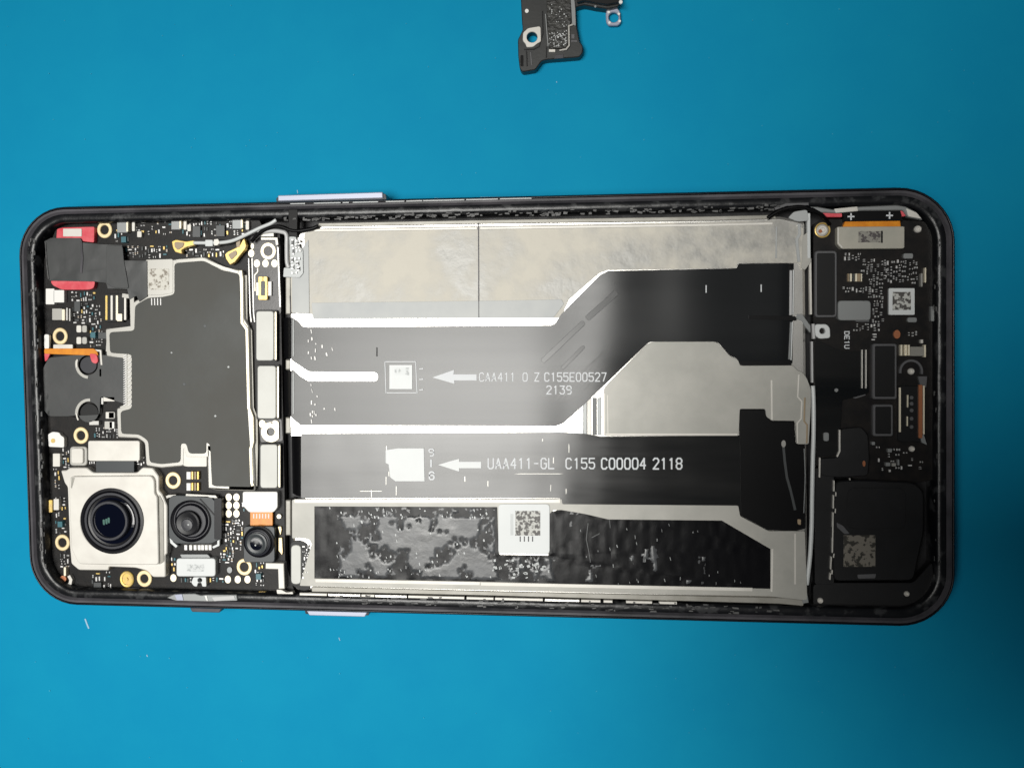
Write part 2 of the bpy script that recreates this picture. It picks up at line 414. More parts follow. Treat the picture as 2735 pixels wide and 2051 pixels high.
# adhesive ledge, lumpy
def ledge():
    L = []
    for o, z in ((1.5, 5.85), (1.7, 5.95), (2.3, 5.95), (2.85, 5.9), (3.05, 5.6), (3.1, 1.3)):
        lp = rr_loop(o, z, n=14); out = []
        for i in range(len(lp)):
            a, b = Vector(lp[i]), Vector(lp[(i + 1) % len(lp)]); k = {14: 130, 29: 60, 44: 130, 59: 60}.get(i, 2)
            for j in range(k): out.append(a.lerp(b, j / k))
        if 5.7 < z: 
            for v in out: v.z += 0.07 * noise.noise(v * 0.6)
        L.append([tuple(v) for v in out])
    o = loops_mesh('adhesive_ledge', L, M['glue'], ph)
    for f in o.data.polygons: f.use_smooth = True
ledge()
fl = loops_mesh('midframe', [rr_loop(2.9, 1.3), rr_loop(3.2, 1.32)], M['floor'], ph, cap=True)

# residue flecks of old glue on the ledge
def flecks(name, spots, z, m, parent, kind='stuff'):
    v = []; f = []
    for (x, y, a, b, ang) in spots:
        o = rect(x - a / 2, y - b / 2, x + a / 2, y + b / 2, ang)
        o = [(px + random.uniform(-.15, .15) * a, py + random.uniform(-.15, .15) * b) for px, py in o]
        W = [P(px, py, z) for px, py in o]; c0 = len(v)
        v.extend(tuple(q) for q in W); v.extend((q.x, q.y, z - 0.12) for q in W)
        f.extend([tuple(c0 + i for i in (0, 1, 2, 3))] + [tuple(c0 + i for i in (i0, (i0 + 1) % 4, 4 + (i0 + 1) % 4, 4 + i0)) for i0 in range(4)])
    return newobj(name, v, f, m, parent, kind=kind)
sp = []
def topy(x): return 556 - (x - 400) * 0.0232
def boty(x): return 1612 + (x - 250) * 0.0246
for i in range(150):
    x = random.uniform(760, 2120); d = random.choice((random.uniform(30, 44), random.uniform(36, 44)))
    sp.append((x, topy(x) + d, random.uniform(4, 16), random.uniform(2, 6), random.uniform(-8, 8)))
for i in range(90):
    x = random.uniform(850, 2100); sp.append((x, boty(x) - random.uniform(16, 40), random.uniform(3, 18), random.uniform(2, 5), random.uniform(-6, 6)))
for i in range(60):
    y = random.uniform(640, 1560); sp.append((80 + (y - 700) * 0.036 + random.uniform(0, 16), y, random.uniform(2, 5), random.uniform(4, 14), random.uniform(-8, 8)))
for i in range(26):
    y = random.uniform(640, 1560); sp.append((2500 + random.uniform(-6, 14), y, random.uniform(1.5, 4), random.uniform(5, 14), 0))
flecks('glue_residue', sp, 6.12, M['residue'], ph)

# buttons and tray on the outer edge
plate('volume_button', [(742, 522), (1022, 513), (1023, 530), (742, 538)], 3.0, 5.0, M['button'], ph, r=3, bev=0.15, label='long lavender volume button')
plate('volume_button_slot', [(738, 528), (1030, 518), (1034, 542), (738, 548)], 2.6, 4.7, M['frame'], ph, r=3)
plate('power_button', [(818, 1630), (982, 1634), (974, 1647), (826, 1643)], 3.0, 4.9, M['button'], ph, r=2, bev=0.12, label='lavender power button')
plate('power_button_slot', [(812, 1622), (990, 1626), (984, 1643), (816, 1639)], 2.6, 4.7, M['frame'], ph, r=2)
plate('tray_lip', [(506, 1622), (592, 1624), (586, 1636), (512, 1634)], 3.0, 4.9, M['seal'], ph, r=3, bev=0.15)
for x0, x1 in ((1160, 1228), (1282, 1500)):
    plate('edge_reflection', [(x0, topy(x0) - 9), (x1, topy(x1) - 8), (x1, topy(x1) - 5), (x0, topy(x0) - 6)], 5.4, 5.9, M['can'], ph, bev=0.03)  # bright edge reflections, painted in as thin grey strips
for x0, x1 in ((775, 815), (838, 910), (915, 932), (942, 1010), (1030, 1080), (1085, 1128), (1130, 1240), (1245, 1330), (1335, 1420)):
    y0, y1 = topy(x0) - 4, topy(x1) - 4
    plate('rim_glint', [(x0, y0), (x1, y1), (x1, y1 + 3.2), (x0, y0 + 3.2)], 6.3, 6.68, M['can'], ph, bev=0.02)  # silvery glints on the rim, painted in as raised dashes

# ------------------------------------------------------------------ main board
ZB = 3.6
mb = plate('main_board', [(118, 690), (150, 610), (215, 588), (690, 582), (700, 604), (748, 620), (752, 900), (760, 1300), (762, 1500), (790, 1590), (560, 1592), (175, 1588), (122, 1530), (112, 1120)], 2.2, ZB, M['pcb'], ph, r=10)
zt = ZB
# grey right column of the board (where the connectors sit)
plate('board_column', [(668, 612), (742, 640), (752, 800), (750, 840), (676, 840)], zt - 0.2, zt + 0.12, M['pcbg'], mb, r=6)
plate('board_column', [(690, 1120), (752, 1118), (756, 1178), (696, 1182)], zt - 0.2, zt + 0.12, M['pcbg'], mb, r=6)
# scattered small parts
for a in ((300, 582, 346, 650, 8, 1), (360, 584, 470, 632, 13, 2), (470, 590, 560, 634, 15, 3), (560, 590, 668, 632, 15, 4), (330, 655, 452, 690, 22, 5), (495, 664, 600, 690, 15, 6),
          (186, 778, 256, 806, 16, 7), (192, 808, 272, 868, 26, 8), (238, 868, 274, 930, 14, 9), (250, 1140, 318, 1172, 18, 10), (160, 1196, 186, 1252, 10, 11), (140, 1250, 160, 1310, 5, 12),
          (146, 1325, 178, 1440, 14, 13), (158, 1470, 186, 1515, 9, 14), (236, 1525, 300, 1570, 9, 15), (600, 1385, 650, 1470, 24, 16), (585, 1466, 625, 1505, 14, 17), (455, 1485, 470, 1530, 4, 18),
          (478, 1542, 512, 1556, 4, 19), (560, 1540, 600, 1556, 6, 20), (680, 1500, 706, 1565, 10, 21), (640, 1340, 668, 1368, 3, 22), (618, 1380, 640, 1400, 3, 23)):
    scatter(mb, *a[:5], zt, a[5])
for x0, y0, x1, y1 in ((514, 604, 535, 634), (577, 602, 600, 632), (198, 805, 214, 832), (262, 888, 288, 905), (250, 1555, 270, 1570)):
    box('chip', x0, y0, x1, y1, zt, zt + 0.5, M['chipg'], mb)
for x, y in ((330, 640), (248, 895), (690, 1540), (160, 1400)): smd('inductor', x, y, 16, 18, zt, 'coil', mb)
# board clips with bright frames along the top edge
for x0, y0, x1, y1 in ((312, 584, 340, 622), (457, 580, 482, 614), (620, 578, 646, 612)):
    box('clip', x0, y0, x1, y1, zt, zt + 0.9, M['can'], mb, bev=0.08)
    box('clip_edge', x0 - 3, y0 - 3, x1 + 2, y0 + 4, zt, zt + 1.0, M['steel'], mb)
    box('clip_edge', x1 - 3, y0, x1 + 2, y1 - 3, zt, zt + 1.02, M['goldp'], mb)
for x0, y0, x1, y1 in ((366, 618, 378, 634), (352, 594, 360, 618), (656, 590, 665, 614), (490, 590, 498, 614), (500, 600, 510, 618)):
    box('capacitor', x0, y0, x1, y1, zt, zt + 0.7, M['nickel'], mb, r=3)
for y in (869, 900):
    box('capacitor', 204, y, 217, y + 19, zt, zt + 0.8, M['nickel'], mb, r=4); box('capacitor', 219, y, 232, y + 19, zt, zt + 0.8, M['shield'], mb, r=5)
for x0, y0, x1, y1, m_ in ((122, 771, 145, 813, 'white'), (143, 775, 171, 808, 'white'), (139, 824, 166, 855, 'shield'), (165, 826, 173, 856, 'goldp'), (176, 822, 181, 856, 'steel'), (184, 824, 188, 858, 'steel'),
                           (141, 1211, 160, 1246, 'nickel'), (130, 1335, 140, 1368, 'goldy'), (143, 1332, 157, 1362, 'nickel'), (282, 1100, 305, 1118, 'nickel'), (290, 1101, 306, 1117, 'white'), (279, 1125, 300, 1146, 'shield'), (292, 1126, 305, 1144, 'white'),
                           (276, 1060, 306, 1072, 'nickel'), (270, 1062, 276, 1080, 'steel'), (238, 1124, 264, 1135, 'steel')):
    box('component', x0, y0, x1, y1, zt, zt + 0.9, M[m_], mb, r=2)
plate('light_sensor', [(128, 1160), (140, 1153), (158, 1155), (162, 1163), (171, 1168), (171, 1195), (130, 1193)], zt, zt + 1.0, M['white'], mb, r=4, label='white side mounted light sensor')
disc('sensor_hole', 141.5, 1177, 6, zt + 0.9, zt + 1.03, M['goldy'], mb)
box('crystal_can', 186, 1192, 233, 1244, zt, zt + 0.6, M['shield'], mb, r=10, bev=0.12)
box('crystal_can_top', 190, 1197, 222, 1238, zt + 0.5, zt + 1.0, M['nickel'], mb, r=7, bev=0.1, label='rounded silver can beside the camera connector')
# board to board connectors
cn = box('ribbon_connector', 280, 785, 330, 860, zt, zt + 0.9, M['chip'], mb, r=3)
for x, m_ in ((284, 'goldy'), (298, 'nickel'), (312, 'goldp'), (334, 'nickel')): box('contact_row', x - 3, 789, x + 3, 855, zt + .6, zt + 1.0, M[m_], mb, r=2)
box('contact_row', 312, 838, 326, 858, zt + .6, zt + 1.1, M['goldp'], mb, r=2)
box('battery_connector', 690, 739, 714, 801, zt + 0.1, zt + 0.9, M['goldy'], mb, r=3, label='small gold rimmed connector')
box('connector_core', 696.5, 751, 708, 790, zt + 0.5, zt + 0.95, M['mgrey'], mb, r=2)
box('connector_core_slot', 701, 739, 703.5, 752, zt + 0.8, zt + 0.93, M['chip'], mb, bev=0)
box('component', 715, 752, 725, 790, zt + .1, zt + 0.6, M['white'], mb); box('component', 684, 754, 691, 790, zt + .1, zt + 0.5, M['shield'], mb)
strip('trace', [(688, 716), (688, 726), (680, 735), (681, 778)], 2.2, zt + .1, zt + 0.16, M['goldp'], mb, bev=0)
for x in (666, 675): strip('trace', [(x - 2, 690), (x, 760), (x + 2, 835), (x + 5, 860)], 2.5, zt + .1, zt + 0.2, M['steel'], mb, bev=0)
strip('trace', [(742, 660), (745, 735), (748, 820)], 4, zt, zt + 0.3, M['steel'], mb, bev=0.02)
# screw posts
for i, (x, y, ro, ri) in enumerate(((278.7, 614, 20, 11), (160, 898, 20, 11), (215.7, 1163, 20, 11), (716, 671, 21, 11.5), (462, 1283, 20.5, 11), (166, 1449, 19.5, 11), (385, 1545, 20, 10.5), (652, 1514, 20.5, 11.5))):
    ringpost(x, y, ro, ri, zt, mb, M['goldp'] if i == 3 else M['gold'])
    if i in (0, 1, 4, 5, 2): disc('screw_hole_floor', x + 0.5, y, ri * 0.55, zt - 0.6, zt - 0.05, M['steel'], mb)
lathe('screw_post', 342, 1545, [(18.5, zt - .2), (18.5, zt + .2), (17, zt + .3), (13, zt + .28), (12.5, zt + .1), (4, zt + .1), (3.5, zt + .35)], M['goldy'], mb, sy=1.12, label='gold post filled with a flat pin')
plate('ground_contact', circ(724, 1154, 27, 28)[3:24] + [(717, 1133), (734, 1121), (744, 1126)], zt + .1, zt + 0.5, M['goldp'], mb, r=4, holes=[circ(723, 1153, 11, 16)], label='broad pale keyhole shaped contact pad')
disc('test_pad', 700.5, 1132, 8.5, zt + .1, zt + .3, M['goldp'], mb, sy=1.25)
for x, y in ((671, 677), (686, 704), (709, 704), (733, 704), (463, 1543), (608.6, 1547), (635, 1547), (661, 1547)): disc('test_pad', x, y, 8.3, zt + .05, zt + .2, M['goldp'], mb, sy=1.25)
disc('test_pad', 674, 658, 4.5, zt + .05, zt + .2, M['goldp'], mb, sy=1.7)
for x in (610.7, 631.4):
    for y in (1327.8, 1349.5, 1371.5): disc('test_pad', x, y, 8.5, zt + .05, zt + .2, M['goldp'], mb, sy=1.2)
disc('test_pad', 613, 1522, 7, zt, zt + .3, M['can'], mb, sy=1.2)
for y0 in (1260, 1290):
    box('capacitor', 498, y0, 509, y0 + 20, zt, zt + .8, M['white'], mb)
    for k in range(3): box('gold_contact', 511 + k * 7.5, y0 - 1, 516 + k * 7.5, y0 + 20, zt, zt + .7, M['goldy'] if k != 1 else M['tan'], mb)
plate('bracket_tab', [(485, 1187), (492, 1187), (500, 1205), (502, 1216), (552, 1216), (552, 1246), (500, 1246), (490, 1244), (485, 1225)], zt, zt + 1.1, M['nickel'], mb, r=3)
strip('bracket_tab', [(559, 1190), (561, 1250), (562, 1298), (612, 1301)], 9, zt, zt + 1.15, M['shield'], mb)

# ------------------------------------------------------------------ shield with graphite film
SH = [(464, 702), (544, 695), (594, 721), (640, 730), (645, 855), (657, 875), (662, 1088), (668, 1180), (672, 1290), (672, 1302), (576, 1300), (565, 1296), (562, 1250), (560, 1190), (552, 1183), (552, 1213), (503, 1213), (496, 1186), (484, 1186), (483, 1236), (430, 1241), (398, 1236), (394, 1178), (371, 1162), (322, 1160), (320, 1097), (350, 1090), (350, 948), (292, 944), (290, 886), (357, 882), (359, 815), (395, 794), (433, 792), (464, 785)]
sh = plate('shield_can', offs(SH, -9), ZB, 4.75, M['shield'], ph, r=6, bev=0.2, label='large stamped metal shield covered by graphite film')
plate('graphite_film', offs(SH, 1.5), 4.72, 4.86, M['film'], sh, r=9, bev=0.03, label='dark grey matte film with soft dents')
plate('shield_corner', [(388, 694), (462, 692), (462, 783), (430, 788), (392, 788)], ZB, 4.80, M['shield'], sh, r=5)
box('data_label', 397, 718, 451, 774, 4.79, 4.86, M['codef'], sh, r=2, bev=0.01)
strip('shield_rim', [(642, 722), (645, 745), (646, 862), (659, 880), (664, 1090), (673, 1115), (674, 1180), (669, 1200), (672, 1290), (675, 1298)], 8.5, 4.6, 4.95, M['goldp'], sh, bev=0.1, label='folded edge along the shield, its lit brightness painted in')  # pale gold colour stands in for light on the rim wall
strip('shield_gap', [(655, 735), (656, 858), (668, 884), (673, 1090), (683, 1115), (684, 1200), (682, 1298)], 10, ZB, 4.2, M['edge'], sh)
strip('shield_rim', [(470, 698), (540, 693), (595, 716), (636, 728)], 9, 4.4, 4.8, M['shield'], sh)
for x_, y_, r_ in ((547, 871, 4), (575, 1111, 3), (492, 1026, 4), (458, 942, 2.5), (610, 980, 3)): disc('film_speck', x_, y_, r_, 4.84, 4.88, M['can'] if r_ != 4 else M['mgrey'], sh)
# the comb of solder joints on the left clip of the shield
comb = []
for i in range(22):
    y = 950 + i * 6.2
    smd('solder_joint', 334, y, 12, 2.6, 4.7, 'bar', sh, -25, 0.3)
    if i % 2: smd('solder_joint', 346, y, 10, 2.4, 4.7, 'bar', sh, -25, 0.3)
strip('clip_frame', [(292, 890), (289, 935), (300, 946), (332, 950), (340, 962), (341, 1085), (322, 1092)], 13, 4.3, 4.74, M['shield'], sh)
strip('clip_frame', [(326, 789), (352, 793), (354, 876), (292, 884)], 11, 4.3, 4.76, M['shield'], sh)
for i in range(4): smd('solder_joint', 405 + i * 8, 806, 3, 22, 4.6, 'bar', sh, 0, 0.3)
for i, (x, y, h) in enumerate(((678, 700, 100), (676, 1000, 40), (684, 1020, 30), (685, 1100, 30))): pass

# ------------------------------------------------------------------ connector caps in the column
for x0, y0, x1, y1, z1 in ((684, 831, 731, 963, 5.0), (687.5, 977, 737, 1118, 5.0), (695, 1187, 741, 1303, 5.0)):
    c = box('connector_cap', x0, y0, x1, y1, ZB, z1, M['capm'], ph, r=8, bev=0.1)
    box('cap_edge', x1 + 2.5, y0 + 2, x1 + 7.5, y1 - 2, ZB, z1 - 0.3, M['goldp'], c, r=2)
    box('cap_body', x0 - 3, y0 - 3, x1 + 10, y1 + 3, ZB - .1, z1 - 0.6, M['chip'], c, r=6)
plate('connector_cap', [(648, 1313), (741, 1313), (741, 1355), (730, 1368), (665, 1368), (648, 1350)], ZB, 5.1, M['white'], ph, r=5, bev=0.08, label='bright white connector plate of the small camera')

# ------------------------------------------------------------------ sensor flex and black films at the top left
ef = plate('red_tape', [(152, 612), (168, 608), (252, 606), (251, 648), (222, 645), (150, 640)], 3.6, 4.6, M['red'], ph, r=4)
box('tape_clip', 168, 611, 218, 632, 4.3, 4.75, M['nickel'], ph, r=2)
plate('red_tape', [(134, 750), (190, 747), (244, 744), (254, 752), (250, 770), (236, 774), (165, 774), (140, 762)], 3.6, 4.6, M['red'], ph, r=6)
zf = lambda x, y: 5.0 + 0.10 * noise.noise(Vector((x * 0.5, y * 0.5, 0)))
f1 = sheet('black_film', [(119, 645), (136, 636), (214, 636), (220, 648), (270, 653), (326, 655), (331, 696), (392, 697), (393, 792), (372, 806), (364, 790), (345, 800), (340, 772), (288, 771), (284, 756), (252, 752), (132, 750)], zf, 5.0, M['bfilm'], ph, step=1.0, label='dark grey film folded over the top left corner')
strip('film_fold', [(216, 645), (219, 690), (216, 730)], 6, 5.0, 5.14, M['seal'], ph)
strip('film_edge', [(121, 648), (124, 700), (129, 746)], 3, 4.9, 5.14, M['residue'], ph)
plate('film_panel', [(284, 655), (327, 658), (331, 698), (344, 770), (300, 768), (284, 756)], 5.0, 5.16, M['bfilm'], ph, r=5)
plate('black_film', [(114, 985), (130, 955), (200, 948), (288, 948), (335, 958), (336, 1080), (268, 1058), (266, 1108), (175, 1112), (130, 1112), (114, 1090)], 4.2, 4.5, M['bfilm'], ph, r=8, holes=[circ(235, 975, 26, 20), circ(236, 1100, 27, 20)], label='black sensor film with two round cut-outs')
for cy, a0, a1 in ((972, 95, 200), (1104, 175, 275)):
    pts = [(238 + 34 * math.cos(math.radians(a)), cy + 36 * math.sin(math.radians(a))) for a in range(a0, a1 + 1, 10)]
    strip('cutout_ring', pts, 8, 4.3, 4.62, M['shield'], ph)
    strip('cutout_ring', [(238 + 34 * math.cos(math.radians(a)), cy + 36 * math.sin(math.radians(a))) for a in ((165, 180, 200) if cy < 1000 else (150, 165, 180))], 4, 4.4, 4.75, M['nickel'], ph)
disc('front_sensor', 236, 975, 22, 3.6, 4.3, M['lgrey'], ph); disc('front_sensor', 238, 1102, 24, 3.6, 4.2, M['chip'], ph)
box('tape_clip', 118, 893, 131, 932, 4.0, 4.6, M['white'], ph, r=5)
box('tape_clip', 142, 920, 194, 933, 4.0, 4.5, M['nickel'], ph, r=3)
strip('tape_clip', [(250, 935), (268, 937), (271, 975)], 5, 4.0, 4.6, M['nickel'], ph)
box('tape_clip', 265, 985, 271, 1006, 4.0, 4.5, M['nickel'], ph, r=2)
plate('orange_flex', [(118, 931), (250, 931), (260, 940), (262, 950), (118, 945)], 4.5, 4.75, M['orange'], ph, r=4, label='thin bright orange flex')
plate('red_tape', [(118, 944), (134, 944), (126, 962), (120, 966)], 4.3, 4.7, M['red'], ph, r=3)
plate('red_tape', [(238, 944), (258, 946), (262, 965), (256, 972), (245, 968)], 4.3, 4.9, M['red'], ph, r=6)

# ------------------------------------------------------------------ main camera
cm = plate('main_camera', [(162, 1256), (178, 1256), (184, 1249), (232, 1249), (248, 1262), (366, 1262), (380, 1248), (408, 1250), (424, 1272), (424, 1310), (432, 1318), (446, 1350), (446, 1478), (441, 1482), (442, 1541), (408, 1541), (392, 1524), (362, 1516), (290, 1513), (290, 1523), (210, 1522), (190, 1505), (186, 1460), (180, 1300), (172, 1290)], 3.4, 5.3, M['nickel'], ph, r=5, bev=0.15, label='large square main camera in a pale metal housing')
plate('housing_top', [(187, 1272), (404, 1270), (412, 1282), (413, 1318), (420, 1326), (424, 1508), (292, 1508), (210, 1506), (190, 1465), (184, 1300)], 5.2, 5.9, M['nickel'], cm, r=9, bev=0.15, holes=[circ(299, 1391, 84, 48)])
plate('housing_groove', [(425, 1320), (436, 1340), (438, 1500), (424, 1508)], 4.8, 5.42, M['edge'], cm, r=4)
lathe('lens_ring', 299, 1391, [(84, 5.3), (84, 5.95), (77, 6.0), (71, 5.7), (58, 5.5)], M['lblack'], cm, seg=56, zc=5.9)
lathe('lens_ring', 297, 1391, [(72, 5.6), (71.5, 5.98), (66, 5.98), (64, 5.5)], M['lgrey'], cm, seg=56, zc=5.98)
lathe('lens_barrel', 291, 1391, [(52, 5.3), (51, 6.6), (49, 6.75), (44, 6.75), (42, 6.3)], M['lgrey'], cm, seg=48, zc=6.7)
lathe('lens_glass', 291, 1391, [(43.5, 6.35), (32, 6.36), (16, 6.37), (0.5, 6.375)], M['glass'], cm, seg=40, zc=6.4)
lathe('lens_shoulder', 298, 1391, [(66, 5.45), (51, 5.6)], M['glass'], cm, seg=48, zc=5.5)
for k, (dx, dy) in enumerate(((-7, 2), (0, 0), (6, -3))): plate('lens_reflection_spot', [(284 + dx - 3, 1392 + dy - 7), (284 + dx + 3, 1392 + dy - 7), (284 + dx + 3, 1392 + dy + 8), (284 + dx - 2, 1392 + dy + 7)], 6.40, 6.42, M['green'], cm, r=3, bev=0)  # green reflections in the lens, painted in as small plates
plate('corner_notch', [(191, 1276), (200, 1275), (192, 1304), (189, 1302)], 5.8, 5.93, M['edge'], cm, bev=0)
plate('camera_connector', rect(235, 1177, 373, 1231), 3.6, 5.2, M['nickel'], ph, r=6, bev=0.08, label='flat pale connector plate above the main camera')
box('camera_flex', 256, 1229, 358, 1262, 3.6, 4.6, M['mgrey'], ph, r=4, label='short dark ribbon of the main camera')
scatter(ph, 236, 1232, 256, 1240, 4, 3.7, 77, kinds=('bar',), size=(5, 7), gap=1); scatter(ph, 362, 1220, 386, 1245, 6, 3.7, 78, kinds=('bar',), size=(5, 9), gap=1)

# ------------------------------------------------------------------ second camera
c2 = plate('second_camera', [(450, 1330), (462, 1322), (560, 1324), (588, 1350), (588, 1440), (566, 1452), (470, 1452), (450, 1436)], 3.4, 5.0, M['mgrey'], ph, r=8, bev=0.12, label='mid sized black camera with an angular housing')
plate('housing_block', [(572, 1330), (592, 1330), (592, 1440), (572, 1440)], 3.4, 5.2, M['lblack'], c2, r=3)
strip('housing_bevel', [(534, 1332), (575, 1378)], 4, 4.9, 5.05, M['lblack'], c2)
lathe('lens_ring', 508, 1392, [(54, 4.9), (54, 5.25), (49, 5.4), (40, 5.1), (34, 5.0)], M['lblack'], c2, seg=44, zc=5.3)
lathe('lens_ring', 512, 1390, [(48, 5.15), (47, 5.44), (45, 5.44), (43, 5.1)], M['lgrey'], c2, seg=40, zc=5.4)
lathe('lens_barrel', 500, 1398, [(33, 4.9), (32, 5.9), (28, 6.0), (16, 5.9)], M['lblack'], c2, seg=36, zc=5.9)
lathe('lens_glass', 499, 1402, [(16, 5.9), (14.5, 6.03), (8, 6.06), (0.5, 6.07)], M['lgrey'], c2, seg=28, zc=6.0)
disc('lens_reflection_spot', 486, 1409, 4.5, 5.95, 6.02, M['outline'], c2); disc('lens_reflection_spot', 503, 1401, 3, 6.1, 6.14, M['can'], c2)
strip('wire_clip', [(496, 1322), (574, 1326), (580, 1334), (582, 1358)], 7, 4.6, 5.0, M['shield'], ph)
strip('wire_clip', [(444, 1328), (450, 1325), (470, 1324)], 7, 4.4, 4.9, M['shield'], ph)
strip('wire_clip', [(455, 1425), (458, 1448), (472, 1460)], 7, 4.2, 4.8, M['label'], ph)
strip('wire_clip', [(583, 1426), (583, 1455), (568, 1462)], 6, 4.2, 4.8, M['label'], ph)
for i, x in enumerate((496, 509, 521, 532, 541, 551, 561)): smd('capacitor', x, 1462, 9, 16, 3.6, 'barw' if i else 'bar', ph, 0, 0.6)
plate('camera_tab', [(480, 1480), (555, 1480), (566, 1494), (488, 1494)], 3.6, 4.4, M['can'], ph, r=4)
lb = box('white_cap', 471, 1491, 575, 1539, 3.6, 5.0, M['label'], ph, r=8, bev=0.1, label='white rectangular cap below the second camera')
box('faint_print', 499, 1507, 545, 1526, 4.98, 5.02, mat('faded_print', (0.60, 0.62, 0.62), 0, 0.5, (0.40, 0.42, 0.42), 1800, thr=(0.5, 0.56)), lb, bev=0)
plate('mounting_lug', [(516, 1541), (550, 1541), (551, 1566), (540, 1566), (538, 1556), (528, 1556), (526, 1566), (518, 1565), (511, 1556)], 3.6, 4.6, M['label'], ph, r=3, holes=[circ(533.5, 1549, 6.5, 12)])

# ------------------------------------------------------------------ third camera
c3 = box('third_camera', 650, 1405, 734, 1502, 3.4, 5.2, M['mgrey'], ph, r=9, bev=0.12, label='small grey camera fed by an orange ribbon')
lathe('lens_ring', 691, 1447, [(41, 5.1), (41, 5.5), (37, 5.6), (33, 5.4)], M['lblack'], c3, seg=40, zc=5.5)
lathe('lens_ring', 688, 1449, [(34, 5.2), (34, 5.7), (31, 5.78), (28, 5.6)], M['lgrey'], c3, seg=40, zc=5.7)
lathe('lens_barrel', 684, 1452, [(29, 5.3), (28, 5.95), (24, 6.02), (17, 5.9)], M['mgrey'], c3, seg=36, zc=6.0)
lathe('lens_glass', 683, 1455, [(17, 5.9), (12, 5.905), (0.5, 5.91)], M['glass'], c3, seg=28, zc=5.95)
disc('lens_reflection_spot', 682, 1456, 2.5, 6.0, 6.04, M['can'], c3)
of = box('orange_flex', 668, 1366, 728, 1403, 3.9, 4.5, M['orange'], ph, r=2, label='short orange ribbon with white print')
for i in range(6): box('printed_mark', 676 + i * 8, 1372, 679 + i * 8, 1384, 4.48, 4.52, M['label'], of, bev=0)
plate('gold_strip', [(744, 1436), (753, 1436), (755, 1474), (753, 1482), (744, 1470)], 3.6, 4.1, M['gold'], ph, r=1)
plate('gold_strip', [(742, 1406), (751, 1406), (752, 1415), (749, 1430)], 3.6, 4.1, M['gold'], ph, r=2)
disc('gold_contact', 745, 1379, 6, 3.6, 4.2, M['goldp'], ph)
strip('l_bracket', [(709, 1511), (750, 1512), (752, 1572)], 16, 3.6, 5.2, M['nickel'], ph, bev=0.1, label='pale angled bracket')
plate('gold_strip', [(690, 1579), (710, 1580), (715, 1586), (708, 1591), (689, 1589)], 4.0, 4.6, M['goldy'], ph, r=3)
plate('ground_spring', [(738, 1574), (752, 1575), (765, 1582), (782, 1580), (783, 1592), (742, 1594)], 4.4, 5.4, M['nickel'], ph, r=3)

# antenna ring in the bottom left corner and the card tray contacts
pts = [(142 + 0, 1527), (148, 1543), (157, 1555), (168, 1561), (180, 1563), (187, 1558), (189, 1548), (183, 1537)]
strip('antenna_spring', pts, 8, 3.6, 4.4, M['nickel'], ph); box('antenna_spring', 170, 1514, 176, 1538, 3.6, 4.5, M['goldp'], ph, r=2)
disc('antenna_pad', 168, 1546, 9, 3.6, 4.2, M['copper'], ph)
box('antenna_pad', 340, 1570, 372, 1579, 3.6, 4.3, M['seal'], ph, r=2, ang=3)
tr = plate('card_tray', [(445, 1596), (466, 1586), (520, 1585), (538, 1590), (548, 1588), (632, 1588), (634, 1604), (560, 1606), (470, 1604)], 5.2, 6.2, M['can'], ph, r=3, bev=0.1, label='bare silver rails of the card tray by the lower edge')
plate('tray_rail', [(466, 1588), (486, 1586), (490, 1603), (472, 1603)], 6.1, 6.32, M['button'], tr, r=2)
plate('tray_rail', [(546, 1590), (552, 1590), (556, 1606), (550, 1602)], 6.1, 6.32, M['white'], tr, r=1)
plate('tray_rail', [(565, 1594), (625, 1590), (628, 1600), (572, 1605)], 6.1, 6.3, M['cable'], tr, r=1)

# ------------------------------------------------------------------ coax cables on the main board
p1 = plate('coax_plug', [(458, 645), (470, 640), (496, 645), (519, 642), (519, 656), (500, 660), (485, 668), (487, 679), (468, 674), (461, 662)], 4.2, 5.1, M['goldy'], ph, r=3, bev=0.12, label='gold coax plug lying level')
plate('plug_cap', [(466, 646), (492, 648), (488, 660), (474, 668), (466, 660)], 5.0, 5.25, M['tan'], p1, r=4)
p2 = plate('coax_plug', [(600, 679), (608, 672), (626, 664), (640, 656), (648, 640), (653, 637), (658, 655), (656, 665), (640, 684), (628, 700), (614, 708), (603, 692)], 4.2, 5.1, M['goldy'], ph, r=3, bev=0.12, label='gold coax plug set at a slant')
plate('plug_cap', [(608, 680), (630, 668), (634, 678), (618, 695)], 5.0, 5.25, M['tan'], p2, r=4)
plate('plug_cap', [(630, 648), (642, 642), (640, 660), (632, 662)], 4.0, 5.15, M['tan'], p2, r=2)
cx = tube('coax_cable', [(518, 649, 4.9), (560, 649, 4.9), (594, 648, 5.0), (625, 642, 5.1), (660, 626, 5.3), (695, 609, 5.4), (722, 598, 5.6), (738, 588, 5.6)], 0.34, M['cablew'], ph, label='grey coax cable rising to the top edge')
box('cable_clip', 548, 641, 568, 658, 4.3, 5.35, M['cablew'], cx, r=2); plate('cable_clip', [(571, 640), (582, 638), (587, 649), (580, 656), (571, 656)], 4.3, 5.35, M['nickel'], cx, r=2)
tube('coax_cable', [(690, 622, 5.0), (722, 617, 5.2), (750, 619, 5.3), (765, 627, 5.3), (766, 660, 5.2), (767, 700, 5.1), (772, 715, 5.0)], 0.40, M['cable'], ph, label='grey coax cable bending down beside the battery')
tube('black_cable', [(672, 645, 4.8), (690, 626, 5.3), (712, 612, 5.6), (745, 605, 5.9), (785, 617, 5.9), (830, 612, 5.9), (850, 604, 5.8)], 0.35, M['flexb'], ph)
strip('cable_guide', [(697, 626), (731, 626)], 12, 3.7, 4.9, M['nickel'], ph); strip('cable_guide', [(697, 638), (738, 638), (740, 655)], 7, 3.7, 4.7, M['shield'], ph)
